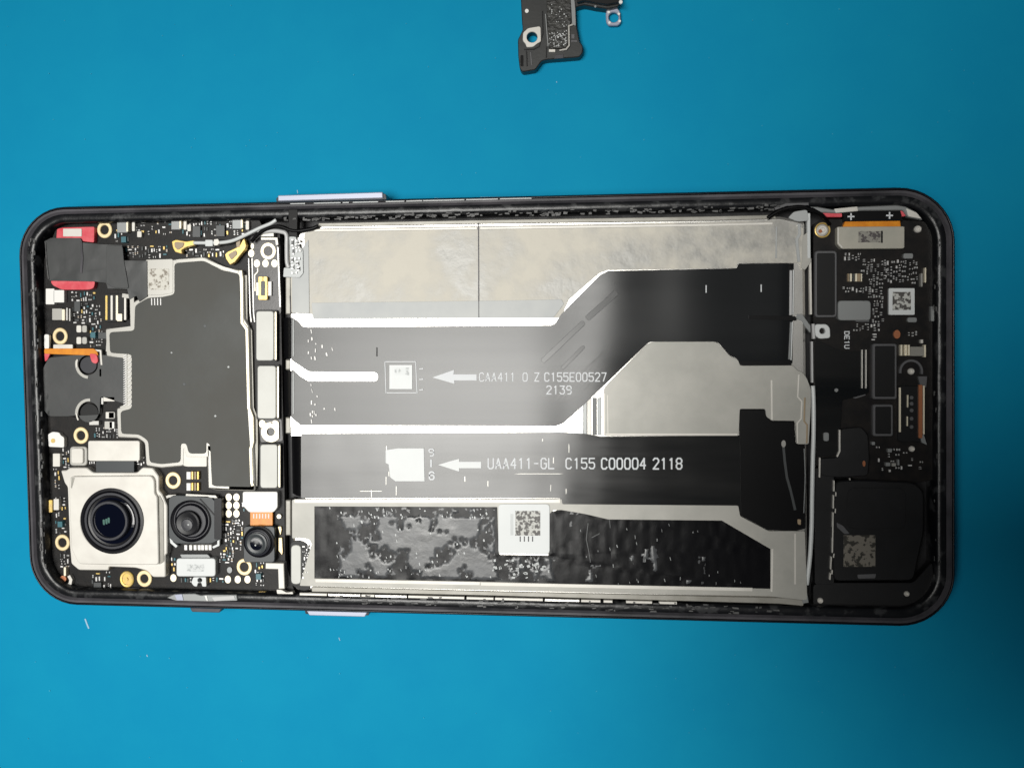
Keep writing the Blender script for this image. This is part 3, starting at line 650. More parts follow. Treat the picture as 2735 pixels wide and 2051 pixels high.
plate('battery_flex_tab', [(772, 632), (790, 632), (795, 650), (809, 668), (810, 730), (800, 742), (756, 740), (758, 715), (776, 716)], 4.6, 5.75, M['can'], ph, r=3, label='wrinkled metallic tab at the corner of the battery')
scatter(ph, 776, 636, 806, 738, 9, 5.74, 55, kinds=('capg', 'capw'), size=(9, 26), gap=2)
plate('corner_gap', [(770, 560), (795, 560), (793, 634), (772, 630)], 4.6, 6.05, M['flexb'], ph, r=2)

# ------------------------------------------------------------------ battery
ZT = 5.2
bt = plate('battery', [(782, 640), (800, 618), (850, 600), (1280, 592), (1900, 583), (2085, 578), (2150, 592), (2158, 1588), (2140, 1600), (1300, 1588), (790, 1576), (782, 1560), (782, 1340), (810, 1332), (810, 1160), (782, 1152)], 1.5, ZT, M['foil'], ph, r=8, bev=0.5, label='large flat battery wrapped in silver foil and black adhesive')
plate('pouch_edge', [(850, 596), (1280, 588), (1900, 578), (2070, 574), (2075, 586), (1900, 594), (1280, 603), (850, 610)], 4.2, 5.0, M['edge'], bt, r=3, bev=0.1)
zw = lambda x, y: 5.42 + 0.05 * noise.noise(Vector((x * 0.12, y * 0.12, 3)))
w1 = sheet('silver_wrap', [(812, 624), (860, 610), (1277, 604), (1277, 846), (1270, 852), (838, 853), (832, 840), (778, 836), (776, 740), (812, 738)], zw, 5.42, M['wrap'], bt, r=4, step=2.5, label='mottled pale left panel of battery wrap')
w2 = sheet('silver_wrap', [(1278, 604), (1900, 594), (2068, 588), (2092, 588), (2112, 600), (2145, 610), (2150, 712), (2140, 722), (2132, 702), (1970, 702), (1966, 716), (1620, 722), (1600, 730), (1520, 800), (1500, 845), (1490, 850), (1278, 850)], zw, 5.42, M['wrap'], bt, r=3, step=2.5, label='mottled grey right panel of battery wrap')
plate('wrap_band', [(832, 809), (1275, 804), (1500, 800), (1506, 812), (1478, 849), (836, 852)], 5.35, 5.55, M['wrapb'], bt, r=3, bev=0.02)
plate('wrap_band', [(780, 700), (824, 640), (826, 838), (780, 836)], 5.35, 5.55, M['wrapb'], bt, r=3, bev=0.02)
strip('wrap_shoulder', [(838, 616), (1275, 610)], 8, 5.2, 5.56, M['nickel'], bt, bev=0.1); strip('wrap_shoulder', [(1281, 610), (1900, 601), (2065, 597)], 8, 5.2, 5.56, M['nickel'], bt, bev=0.1)
strip('wrap_fold', [(2074, 606), (2073, 690)], 4, 5.35, 5.54, M['wrapb'], bt)
strip('wrap_fold', [(2134, 598), (2136, 625), (2128, 640), (2134, 700)], 8, 5.35, 5.6, M['wrapb'], bt)
plate('wrap_fold', [(2144, 630), (2160, 618), (2166, 700), (2150, 722), (2140, 716)], 4.9, 5.5, M['tape'], bt, r=3)
plate('wrap_fold', [(2120, 566), (2156, 560), (2160, 590), (2130, 592), (2105, 582)], 5.1, 5.7, M['wrapb'], bt, r=6)
strip('wrap_seam', [(1277.5, 596), (1279, 850)], 2.4, 5.3, 5.56, M['seal'], bt, bev=0)
strip('wrap_seam', [(776, 835), (774, 790)], 2, 5.3, 5.56, M['seal'], bt, bev=0)
# foil strips glimpsed between the ribbons
FOI = M['foil']
plate('foil_strip', [(778, 838), (832, 839), (840, 852), (1478, 850), (1476, 880), (800, 880), (790, 864), (778, 852)], 5.2, 5.48, FOI, bt, bev=0)
# the long ribbon cables
def zfx(x, y):
    a = P(775, 1000, 5.7).x; d = x - a
    z = 5.75
    r_ = P(2118, 850, 5.7).x
    if x > r_ - 1.8: z -= 1.3 * ((x - r_ + 1.8) / 1.8) ** 2 * 0.35
    z += 0.040 * math.sin((x - 23) * 0.42) * (1 if x > 18 else max(0, (x + 5) / 23)) + 0.035 * noise.noise(Vector((x * 0.10, y * 0.05, 0)))
    return z
FX1 = [(778, 846), (784, 852), (792, 856), (806, 872), (820, 874), (1472, 869), (1482, 864), (1500, 838), (1525, 812), (1600, 737), (1622, 724), (1968, 717), (1972, 704), (2133, 703), (2133, 716), (2118, 720), (2118, 970), (2110, 976), (1978, 976), (1968, 957), (1950, 950), (1920, 916), (1905, 912), (1735, 913), (1728, 918), (1612, 1030), (1552, 1088), (1505, 1130), (1485, 1138), (803, 1136), (786, 1122), (778, 1114), (778, 986), (783, 990), (800, 1005), (822, 1018), (1002, 1018), (1009, 1012), (1009, 1001), (1002, 995), (825, 993), (800, 976), (784, 966), (778, 961)]
fx = sheet('ribbon_cable', FX1, zfx, 5.75, M['flex'], ph, r=4, step=0.7, label='wide glossy black ribbon cable stepping diagonally across the battery')
def zfx2(x, y):
    a = P(800, 1240, 5.6).x; d = x - a; z = 5.62
    b = P(1590, 1240, 5.6).x
    if x > b: z -= 0.30 * min(1, (x - b) / 5) * (x - b) / 60
    z += 0.03 * noise.noise(Vector((x * 0.2, y * 0.15, 8)))
    return z
FX2 = [(804, 1159), (806, 1158), (800, 1158), (1500, 1154), (1560, 1158), (1605, 1166), (1975, 1164), (1975, 1092), (2044, 1092), (2048, 1112), (2062, 1124), (2122, 1124), (2126, 1185), (2150, 1186), (2152, 1412), (2126, 1418), (2052, 1416), (1976, 1376), (1972, 1350), (1502, 1346), (1498, 1330), (806, 1330), (804, 1328)]
fy = sheet('ribbon_cable', FX2, zfx2, 5.62, M['flexm'], ph, r=4, step=0.7, label='long black ribbon cable printed with a white arrow and part number')
plate('ribbon_stiffener', [(1976, 1094), (2042, 1094), (2046, 1114), (2060, 1126), (2120, 1126), (2124, 1188), (2148, 1190), (2148, 1408), (2124, 1414), (2054, 1412), (1980, 1374)], 5.5, 5.66, M['flexb'], fy, r=5)
plate('ribbon_stiffener', [(1972, 706), (2112, 706), (2116, 720), (2116, 838), (2060, 840), (1972, 722)], 5.3, 5.62, M['flexb'], fx, r=5)
strip('bend_crease', [(2113, 722), (2112, 842)], 7, 5.3, 5.86, M['cable'], fx, bev=0.08); strip('bend_crease', [(2119.5, 722), (2118, 840)], 2.5, 5.3, 5.8, M['label'], fx, bev=0.02)
strip('bend_crease', [(2113, 860), (2108, 960)], 5, 5.3, 5.86, M['can'], fx, bev=0.08); strip('bend_crease', [(2116.5, 860), (2113, 962)], 2.5, 5.3, 5.8, M['label'], fx, bev=0.02)
plate('bend_gap', [(2000, 842), (2125, 845), (2128, 856), (2000, 852)], 5.6, 5.90, M['flexb'], fx, r=2, bev=0.01)
plate('bend_gap', [(1975, 966), (2112, 962), (2114, 976), (1980, 976)], 5.6, 5.90, M['flexb'], fx, r=2, bev=0.01)
strip('bend_crease', [(2092, 1184), (2096, 1230), (2102, 1275), (2112, 1310), (2124, 1362)], 7, 5.6, 5.72, M['chipg'], fy)
disc('bend_crease_tip', 2093, 1185, 6, 5.6, 5.76, M['shield'], fy, sy=1.6)
# bends of the tails at the board end
for y0, y1 in ((848, 958), (990, 1112), (1160, 1326)):
    x0 = 748 if y0 < 1150 else 752; x1 = 780 if y0 < 1150 else 807
    xr = P(x1, y0, 5.6).x; zr = 5.72 if y0 < 1150 else 5.60
    sheet('ribbon_bend', rect(x0, y0, x1, y1), lambda x, y, xr=xr, zr=zr: zr - 0.30 * max(0, xr - x) - 0.42 * max(0, xr - x) ** 1.6, 5.3, M['bend'], ph, r=3, step=0.3)
    if y0 < 1150: box('ribbon_bend_edge', x1 + 2, y0 + 6, x1 + 4.5, y1 - 6, 5.6, 5.84, M['can'], ph, bev=0.02)
for y0, y1 in ((960, 988), (1114, 1158), (640, 840), (1335, 1430)):
    box('midframe_wall', 762, y0, 777, y1, 2.0, 5.0, M['edge'], ph, r=3, bev=0.2)
# metal bars glimpsed in the slots
plate('foil_strip', [(776, 958), (800, 970), (826, 990), (1004, 991), (1012, 1000), (1012, 1014), (1003, 1022), (820, 1022), (798, 1008), (776, 990)], 5.2, 5.5, FOI, bt, bev=0)
plate('foil_strip', [(776, 1112), (803, 1130), (1485, 1132), (1552, 1084), (1553, 1160), (1500, 1160), (778, 1164)], 5.2, 5.5, FOI, bt, bev=0)
for x, w_, m_ in ((1562, 11, 'can'), (1574, 12, 'nickel'), (1588, 12, 'chipg'), (1601, 11, 'can')): box('foil_ridge', x - w_ / 2, 1062, x + w_ / 2, 1162, 5.2, 5.5, M[m_], bt, r=3, bev=0.1)
# embossed slots and creases on the diagonal
def slot(x0, y0, x1, y1, w_, m_='outline'):
    o = strip_outline([(x0, y0), (x1, y1)], w_)
    plate('embossed_slot', o, 5.7, 5.875, M['flex'], fx, r=6, bev=0.03)
slot(1567, 852, 1648, 780, 16); slot(1448, 966, 1560, 860, 14); slot(1500, 985, 1560, 925, 10)
for i in range(5): strip('embossed_line', [(1480 + i * 16, 1075 - i * 3), (1530 + i * 22, 1010 - i * 10), (1610 + i * 6, 945 - i * 12)], 1.3, 5.7, 5.845, M['flexm'], fx, bev=0)
for x, y in ((1679, 776), (1886, 772), (2033, 770)): box('alignment_mark', x - 1.5, y - 10, x + 1.5, y + 10, 5.84, 5.88, M['flexb'] if x < 1700 else M['print'], fx, bev=0)
box('alignment_mark', 1005, 928, 1008, 952, 5.8, 5.84, M['flexb'], fx, bev=0)

# prints on the ribbons
zp = 5.86
text('printed_code', 'CAA411', 1281, 1018, 22, 16.5, zp, M['print'], fx, sw=2.6)
text('printed_code', '0', 1397, 1018, 22, 16.5, zp, M['print'], fx, sw=2.6); text('printed_code', 'Z', 1428, 1018, 22, 17, zp, M['print'], fx, sw=2.6)
text('printed_code', 'C155E00527', 1455, 1018, 22, 16.9, zp, M['print'], fx, sw=3)
text('printed_code', '2139', 1460, 1052, 21, 17.8, zp, M['print'], fx, sw=3)
zq = 5.72
text('printed_code', 'UAA411-GL', 1304, 1251, 27, 20.2, zq, M['print'], fy, sw=3.6)
text('printed_code', 'C155', 1512, 1251, 27, 20.6, zq, M['print'], fy, sw=3.6)
text('printed_code', 'C00004', 1607, 1252, 28, 20.6, zq, M['print'], fy, sw=4.2)
text('printed_code', '2118', 1745, 1252, 28, 20.6, zq, M['print'], fy, sw=4.2)
text('printed_code', '9', 1146, 1217, 18, 18, zq, M['print'], fy, sw=3); text('printed_code', 'I', 1148, 1246, 18, 10, zq, M['print'], fy, rot=0, sw=4)
text('printed_code', '6', 1147, 1280, 20, 18, zq, M['print'], fy, rot=0, sw=4)
text('printed_code', '1 1 1', 1120, 980, 9, 14, zp, M['print'], fx, rot=90, sw=2)
plate('printed_arrow', [(1155, 1008), (1213, 988), (1211, 1000), (1273, 1000), (1273, 1016), (1213, 1016), (1214, 1025)], zp - .1, zp, M['print'], fx, bev=0)
plate('printed_arrow', [(1170, 1241), (1226, 1225), (1226, 1233), (1285, 1233), (1285, 1250), (1226, 1250), (1226, 1259)], zq - .1, zq, M['label'], fy, bev=0)
s1 = box('data_label', 1040, 975, 1101, 1039, zp - .1, zp + .02, M['label'], fx, bev=0.01)
box('data_label_print', 1054, 982, 1093, 1002, zp, zp + 0.03, mat('faded_code', (0.66, 0.68, 0.68), 0, 0.5, (0.40, 0.42, 0.42), 1400, thr=(0.5, 0.58)), fx, bev=0)
for q in ([(1028, 966), (1031, 1050)], [(1110, 966), (1114, 1051)], [(1028, 966), (1110, 966)], [(1033, 1049), (1112, 1049)]): strip('printed_frame', q, 2, zp - .1, zp - .01, M['print'], fx, bev=0)
plate('data_label', [(1030, 1202), (1062, 1197), (1132, 1197), (1134, 1285), (1056, 1285), (1042, 1274), (1038, 1240), (1030, 1236)], zq - .1, zq + .02, M['label'], fy, bev=0.01)
# droplets of dried glue near the bends
sp = []
for i in range(30): sp.append((random.choice((random.uniform(800, 900), random.uniform(820, 845))), random.uniform(880, 1125), random.uniform(1.5, 4), random.uniform(4, 11), random.uniform(-15, 0)))
sp = [s for s in sp if not 985 < s[1] < 1028 and not (960 < s[1] < 1028)]
flecks('glue_drops', sp, 5.88, M['white'], fx)
sp = [(random.uniform(960, 1560), random.uniform(1170, 1320), random.uniform(1.2, 2), random.uniform(6, 26), 0) for i in range(12)] + [(random.uniform(820, 1500), random.uniform(1170, 1325), random.uniform(30, 110), 1.4, 0) for i in range(2)]
flecks('scratches', sp, 5.70, M['shield'], fy)

# grey conductive tape right of the middle
tp = plate('conductive_tape', [(1612, 1040), (1618, 1030), (1728, 919), (1740, 914), (1903, 913), (1918, 918), (1950, 952), (1972, 962), (1976, 977), (2117, 976), (2130, 990), (2142, 994), (2155, 1010), (2166, 1040), (2166, 1080), (2160, 1186), (2128, 1186), (2124, 1124), (2062, 1123), (2047, 1113), (2044, 1092), (1976, 1092), (1973, 1164), (1612, 1164)], 5.3, 5.80, M['tape'], ph, r=5, bev=0.03, label='light grey conductive tape patch beside the diagonal ribbon')
strip('tape_fold', [(1623, 1055), (1624, 1160)], 3, 5.7, 5.88, M['nickel'], tp); strip('tape_fold', [(2061, 1015), (2062, 1122)], 5, 5.7, 5.88, M['nickel'], tp)
strip('tape_fold', [(2134, 1000), (2131, 1060), (2142, 1072), (2140, 1118), (2130, 1130), (2130, 1184)], 4, 5.7, 5.9, M['nickel'], tp)
strip('tape_fold', [(2150, 1062), (2148, 1125), (2156, 1135), (2155, 1184)], 4, 5.7, 5.95, M['tan'], tp)
strip('tape_edge', [(1614, 1050), (1614, 1162)], 5, 5.6, 5.84, M['nickel'], tp); strip('tape_edge', [(1617, 1160), (1970, 1160)], 5, 5.6, 5.84, M['nickel'], tp)

# lower half of the battery: tape border and black sticky wrap
b1 = plate('tape_border', [(780, 1334), (1500, 1332), (1502, 1346), (1972, 1350), (1977, 1378), (2053, 1418), (2150, 1418), (2156, 1600), (2145, 1602), (2058, 1592), (1300, 1576), (800, 1564), (832, 1452), (826, 1440), (800, 1436), (780, 1438)], 5.25, 5.66, M['tape'], bt, r=4, bev=0.03, holes=[[(840, 1352), (1328, 1354), (1332, 1478), (1466, 1480), (1468, 1372), (1478, 1362), (1500, 1362), (1560, 1372), (1625, 1387), (1928, 1390), (2058, 1466), (2058, 1572), (1640, 1562), (1300, 1553), (840, 1544)]], label='pale tape border framing the black wrap')
strip('tape_fold', [(786, 1338), (1496, 1338)], 10, 5.5, 5.74, M['nickel'], bt); strip('tape_fold', [(842, 1550), (1282, 1558)], 9, 5.5, 5.74, M['nickel'], bt); strip('tape_fold', [(1284, 1559), (2010, 1574)], 9, 5.5, 5.74, M['nickel'], bt)
strip('tape_fold', [(2063, 1465), (2061, 1580)], 6, 5.5, 5.72, M['nickel'], bt); strip('tape_fold', [(2124, 1424), (2124, 1560)], 5, 5.5, 5.72, M['nickel'], bt)
strip('tape_fold', [(2140, 1424), (2144, 1560), (2152, 1610)], 16, 5.0, 5.6, M['can'], bt)
plate('pouch_edge', [(832, 1566), (1300, 1578), (2100, 1596), (2148, 1602), (2146, 1618), (2080, 1612), (1300, 1590), (832, 1580)], 4.3, 5.45, M['edge'], bt, r=3, bev=0.1)
for x0, x1 in ((800, 873), (876, 962), (965, 1000), (1002, 1086), (1090, 1240), (1246, 1318), (1322, 1450), (1455, 1548), (1552, 1604), (1612, 1636), (1672, 1742), (1760, 1808)):
    y0, y1 = 1583 + (x0 - 800) * 0.024, 1583 + (x1 - 800) * 0.024
    plate('foil_lip', [(x0, y0), (x1, y1), (x1, y1 + 6.5), (x0, y0 + 6.5)], 5.2, 5.95, M['nickel'] if x0 % 3 else M['foil'], bt, bev=0.05)
SK = [(836, 1350), (1332, 1352), (1334, 1482), (1464, 1484), (1466, 1368), (1500, 1360), (1625, 1385), (1930, 1388), (2061, 1464), (2061, 1576), (1300, 1556), (836, 1547)]
zs = lambda x, y: 5.50 + 0.10 * noise.noise(Vector((x * 0.9, y * 0.9, 0))) + 0.05 * noise.noise(Vector((x * 2.2, y * 2.2, 5)))
sk = sheet('black_wrap', SK, zs, 5.5, M['sticky'], bt, step=0.6, label='wrinkled shiny black adhesive wrap')
# torn glue skin in islands, mostly left; its grey paints in the lamp's reflection
def glue_skin():
    v = []; f = []; idx = {}
    st = 0.30
    def inside(x, y):
        a = P(838, 1352, 5.6); b = P(2058, 1560, 5.6)
        return True
    xs = np.arange(P(885, 1450, 5.6).x, P(1880, 1450, 5.6).x, st)
    ytop, ybot = P(1000, 1358, 5.6).y, P(1300, 1548, 5.6).y
    ys = np.arange(ybot, ytop, st)
    x_l = P(900, 1450, 5.6).x; x_m = P(1320, 1450, 5.6).x; x_r = P(1480, 1450, 5.6).x; yl = P(1400, 1484, 5.6).y
    cell = {}
    for i, x in enumerate(xs):
        for j, y in enumerate(ys):
            n_ = noise.noise(Vector((x * 0.20, y * 0.24, 2))) * 0.8 + noise.noise(Vector((x * 0.7, y * 0.5, 7))) * 0.35 + noise.noise(Vector((x * 2.1, y * 1.4, 1))) * 0.25
            if x < x_m: th = -0.20 if y < ytop - 1.6 else 0.02
            elif x < x_r: th = 0.0 if y < yl - 0.3 else 9
            else: th = 0.42
            edge_ = min(x - x_l, 3) / 3
            if n_ > th + (1 - edge_) * 0.5: cell[(i, j)] = 1
    for (i, j) in cell:
        q = []
        for di, dj in ((0, 0), (1, 0), (1, 1), (0, 1)):
            k = (i + di, j + dj)
            if k not in idx:
                x = xs[0] + k[0] * st + random.uniform(-.12, .12); y = ys[0] + k[1] * st + random.uniform(-.12, .12)
                full = all((k[0] - a, k[1] - b) in cell for a in (0, 1) for b in (0, 1))
                idx[k] = len(v); v.append((x, y, (5.66 + 0.012 * noise.noise(Vector((x * 0.5, y * 0.5, 4))) if full else 5.52)))
            q.append(idx[k])
        f.append(tuple(q))
    m_ = mat('glue_skin_reflection', (0.030, 0.032, 0.034), 0, 0.28, (0.090, 0.094, 0.10), 160, 0.09, 380, ior=1.5, rough2=0.42)
    return newobj('glue_skin', v, f, m_, bt, 'torn glue skin on the black wrap, lamp reflection painted in as grey', kind='stuff', smooth=True)
glue_skin()
sp = []
for i in range(80):
    x = random.uniform(880, 1300); y = random.choice((random.uniform(1360, 1540), random.uniform(1520, 1542), random.uniform(1356, 1385)))
    sp.append((x, y, random.uniform(1.5, 4), random.uniform(3, 8), random.uniform(-25, 5)))
for i in range(34): sp.append((random.uniform(1310, 1470), random.uniform(1492, 1544), random.uniform(3, 10), random.uniform(3, 8), random.uniform(-20, 5)))
for i in range(34): sp.append((random.uniform(1540, 2040), random.uniform(1400, 1560), random.uniform(1, 2), random.uniform(4, 9), random.uniform(-20, 5)))
sp = [s for s in sp if not (s[0] > 1880 and s[1] < 1470)]
flecks('glue_flecks', sp, 5.74, M['can'], bt)
for q in ([(1571, 1396), (1568, 1420), (1566, 1440), (1573, 1475), (1577, 1502)], [(1628, 1388), (1630, 1410)], [(1602, 1424), (1580, 1436)]):
    strip('tear', q, 2.5, 5.5, 5.72, M['chipg'], bt)
lbk = box('white_label', 1331, 1346, 1468, 1479, 5.6, 5.86, M['label'], bt, r=10, bev=0.04, label='white square label on the battery with a smudged print')
box('label_print', 1376, 1364, 1443, 1430, 5.84, 5.88, M['code'], bt, bev=0); box('label_print', 1363, 1372, 1371, 1429, 5.84, 5.88, M['can'], bt, bev=0)
for i in range(4): box('label_print', 1388 + i * 11, 1432, 1391 + i * 11, 1446, 5.84, 5.88, M['seal'], bt, bev=0)
# rounded bracket at the bottom left corner of the battery
sb = box('side_connector', 777, 1455, 804, 1560, 3.6, 5.75, M['capm'], ph, r=12, bev=0.12, label='upright pale side connector at the lower battery corner')
plate('side_connector_pocket', [(776, 1446), (800, 1442), (818, 1450), (828, 1470), (828, 1575), (806, 1578), (776, 1560)], 3.4, 5.45, M['chip'], ph, r=10)
text('printed_code', '2155 9', 812, 1545, 11, 14, 5.02, M['can'], ph, rot=-90, sw=2.4) if False else None
scatter(ph, 806, 1452, 826, 1556, 14, 5.44, 31, kinds=('bar', 'capg'), size=(5, 10), gap=2)

# ------------------------------------------------------------------ sub board at the right
ZS = 4.0
sbd = plate('sub_board', [(2172, 598), (2200, 585), (2470, 590), (2496, 640), (2504, 900), (2500, 1280), (2440, 1290), (2300, 1285), (2172, 1240)], 2.2, ZS, M['pcb'], ph, r=12, label='black charging board at the right end')
for a in ((2248, 675, 2300, 700, 8, 41), (2300, 690, 2370, 745, 14, 42), (2360, 690, 2452, 758, 26, 43), (2250, 765, 2330, 782, 10, 44), (2320, 740, 2362, 800, 14, 45), (2330, 800, 2362, 862, 9, 46), (2280, 864, 2350, 885, 8, 47),
          (2325, 890, 2345, 910, 3, 48), (2340, 1190, 2470, 1262, 13, 49), (2420, 880, 2450, 905, 3, 50)):
    scatter(sbd, *a[:5], ZS, a[5], kinds=('capg', 'bar', 'capb', 'capg', 'capw'), size=(6, 11), gap=3)
def outlined(name, x0, y0, x1, y1, z1, parent, rr=10, **k):
    o = box(name, x0, y0, x1, y1, ZS - .2, z1 - 0.1, M['outline'], parent, r=rr, bev=0.15, **k)
    box(name + '_top', x0 + 6, y0 + 6, x1 - 6, y1 - 6, z1 - 0.2, z1, M['chip'], parent, r=rr * 0.5, bev=0.02)
outlined('connector_pad', 2176, 670, 2236, 848, 5.0, sbd, label='tall black pad with a grey outline')
outlined('connector_pad', 2331, 918, 2396, 1066, 5.0, sbd, 6); outlined('connector_pad', 2332, 1080, 2386, 1165, 4.9, sbd, 6)
cp = plate('display_connector', [(2236, 606), (2416, 605), (2416, 661), (2412, 664), (2248, 665), (2236, 652)], 3.9, 5.4, M['labelb'], ph, r=4, bev=0.08, label='beige connector plate with a small smudged print')
box('connector_print', 2293, 618, 2352, 648, 5.38, 5.43, mat('dull_code', (0.26, 0.25, 0.22), 0, 0.5, (0.07, 0.06, 0.06), 1500, det=2, thr=(0.46, 0.54)), cp, bev=0); box('connector_print', 2353, 617, 2358, 649, 5.38, 5.43, M['chip'], cp, bev=0)
strip('connector_lip', [(2239, 608), (2239, 650), (2250, 662)], 4, 5.3, 5.46, M['nickel'], cp)
og = plate('orange_flex', [(2258, 590), (2404, 588), (2406, 607), (2250, 608)], 3.9, 5.0, M['orange'], ph, r=2, label='dull orange ribbon behind the beige connector')
bk = plate('black_flex', [(2250, 566), (2405, 562), (2412, 590), (2255, 592)], 3.9, 5.2, M['flexb'], ph, r=3)
for x, y in ((2273, 579), (2376, 576)): text('plus_mark', '+', x - 8, y + 12, 24, 16, 5.24, M['print'], bk, wd=16, sw=4)
plate('red_tape', [(2196, 568), (2248, 568), (2250, 580), (2208, 580)], 4.2, 5.2, M['red'], ph, r=4); plate('red_tape', [(2404, 562), (2416, 563), (2420, 577), (2406, 580)], 4.2, 5.1, M['red'], ph, r=3)
gp = plate('gasket', [(2162, 552), (2180, 552), (2226, 560), (2300, 552), (2396, 548), (2420, 552), (2450, 568), (2466, 588), (2424, 580), (2412, 562), (2300, 563), (2240, 570), (2190, 568)], 4.6, 5.6, M['can'], ph, r=5, bev=0.15, label='grey gasket curving round the upper right corner')
plate('gasket_patch', [(2228, 558), (2290, 552), (2292, 564), (2232, 569)], 5.55, 5.68, M['nickel'], gp, r=2); plate('gasket_patch', [(2420, 556), (2448, 568), (2462, 585), (2426, 578)], 5.55, 5.68, M['nickel'], gp, r=3)
tube('black_cable', [(2050, 583, 5.9), (2085, 562, 6.0), (2130, 553, 6.1), (2160, 558, 6.0), (2195, 575, 5.6), (2215, 600, 4.6)], 0.35, M['flexb'], ph)
strip('gasket', [(2070, 558), (2100, 547), (2160, 545)], 7, 5.5, 6.1, M['outline'], ph)
def screw(x, y, r, z, m_, parent, ring=None, label=None):
    if ring: lathe('screw_post', x, y, [(ring, z - .3), (ring, z + .15), (ring - 2, z + .2), (r + 1, z + .1), (r, z - .3)], M['goldy'], parent, zc=z + .1)
    s = lathe('screw', x, y, [(r, z - .2), (r, z + .25), (r * .7, z + .5), (r * .45, z + .5), (r * .3, z + .3), (1, z + .3)], m_, parent, seg=20, zc=z + .4, label=label)
screw(2197, 615, 16, 4.1, M['nickel'], ph, 21, 'silver screw in a brass coloured seat')
disc('screw_rust', 2191, 618, 5, 4.2, 4.62, M['copper'], sbd)
screw(2453, 612, 10, 4.3, M['nickel'], sbd); screw(2192, 1604, 8, 4.3, M['nickel'], sbd); screw(2423, 1586, 7.5, 4.3, M['nickel'], sbd); screw(2437, 1199, 8, 4.1, M['nickel'], sbd); screw(2435, 992, 9, 4.1, M['nickel'], sbd)
pts = [(2434 + 29 * math.cos(math.radians(a)), 992 + 29 * math.sin(math.radians(a))) for a in range(170, 385, 12)]
strip('screw_arc', pts, 6, 4.0, 4.5, M['outline'], sbd)
plate('arc_foot', [(2452, 1005), (2477, 1005), (2474, 1036), (2458, 1030)], 4.0, 4.5, M['outline'], sbd, r=3)
sk2 = plate('screw_socket', [(2177, 866), (2208, 866), (2217, 876), (2218, 903), (2188, 905), (2176, 894)], 4.0, 5.0, M['label'], sbd, r=7, bev=0.1, holes=[circ(2197, 884, 8, 16)], label='small white square screw socket')
wl = box('white_label', 2374, 770, 2443, 841, 4.0, 4.5, M['label'], ph, r=3, bev=0.02, label='white square label with a smudged print on the charging board')
box('label_print', 2384, 780, 2433, 828, 4.48, 4.53, M['code'], wl, bev=0)
box('grey_can', 2238, 803, 2326, 856, 4.0, 4.9, M['can'], sbd, r=10, bev=0.1, label='grey rounded metal can')
box('grey_tab', 2286, 853, 2322, 860, 4.0, 4.5, M['outline'], sbd, r=2)
box('grey_tab', 2413, 677, 2439, 691, 4.0, 4.6, M['can'], sbd, r=5); box('grey_tab', 2424, 848, 2449, 861, 4.0, 4.5, M['can'], sbd, r=5)
text('printed_mark', 'DE1U', 2256, 886, 12, 12, 4.06, M['print'], sbd, rot=90, sw=2.6)
for x, w_, m_ in ((2266, 3, 'tan'), (2273, 5, 'goldp'), (2280, 4, 'chipg'), (2287, 5, 'goldp'), (2294, 8, 'tan'), (2301, 3, 'goldp')): box('gold_contact', x - w_ / 2, 731, x + w_ / 2, 752, 4.0, 4.6, M[m_], sbd, bev=0.03)
disc('copper_dot', 2396, 893, 9, 4.0, 4.4, M['copper'], sbd, sy=1.3)
for x, w_ in ((2408, 5), (2417, 3), (2421, 4), (2428, 5), (2471, 5)): box('component_end', x - w_ / 2, 921, x + w_ / 2, 950 if x < 2460 else 954, 4.0, 4.8, M['goldp'], sbd, bev=0.05)
box('component', 2431, 926, 2468, 951, 4.0, 4.7, M['edge'], sbd, r=2); box('component_end', 2459, 907, 2466, 917, 4.0, 4.7, M['nickel'], sbd, r=2)
for x in (2303, 2313.5): box('bright_trace', x - 1.5, 934, x + 1.5, 1037, 4.3, 4.75, M['nickel'], sbd, bev=0.04)
plate('glue_smear', [(2263, 1055), (2285, 1055), (2300, 1046), (2314, 1044), (2312, 1056), (2285, 1065)], 4.0, 4.3, M['outline'], sbd, r=3)
disc('solder_dot', 2234, 1042, 5, 4.0, 4.5, M['can'], sbd)
ub = box('charging_port', 2398, 1030, 2470, 1180, 3.6, 4.6, M['chip'], ph, r=8, bev=0.1, label='charging port with gold edged contacts')
for x, y0, y1, w_, m_ in ((2404, 1035, 1154, 5, 'goldp'), (2425, 1055, 1088, 3, 'goldp'), (2424, 1112, 1138, 3, 'goldp'), (2459, 1028, 1170, 10, 'copper'), (2468, 1030, 1160, 4, 'goldp')): box('port_contact', x - w_ / 2, y0, x + w_ / 2, y1, 4.5, 4.95, M[m_], ub, r=1)
for y in (1062, 1078, 1096, 1118, 1140): disc('port_pin', 2435, y, 5, 4.5, 4.7, M['outline'], ub)
plate('port_foot', [(2458, 1165), (2468, 1160), (2476, 1188), (2462, 1182)], 4.4, 4.9, M['can'], ub)
# pads of the lower area
box('solder_dot', 2200, 1155, 2214, 1178, 4.0, 4.7, M['can'], sbd, r=5)
strip('bright_trace', [(2243, 1148), (2243, 1205), (2236, 1220)], 4, 4.4, 4.8, M['nickel'], sbd); strip('bright_trace', [(2190, 1222), (2189, 1275)], 4, 4.4, 4.8, M['nickel'], sbd)
strip('bright_trace', [(2270, 1277), (2271, 1286), (2267, 1294)], 2.5, 4.4, 4.8, M['nickel'], sbd)
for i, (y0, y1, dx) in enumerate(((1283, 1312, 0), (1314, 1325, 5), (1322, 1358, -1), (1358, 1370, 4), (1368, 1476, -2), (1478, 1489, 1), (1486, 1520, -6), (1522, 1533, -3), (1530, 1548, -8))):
    strip('seam_glint', [(2228 + dx - (y0 - 1283) * .006, y0), (2228 + dx - (y1 - 1283) * .012, y1)], 3, 4.6, 5.18, M['nickel'], sbd)
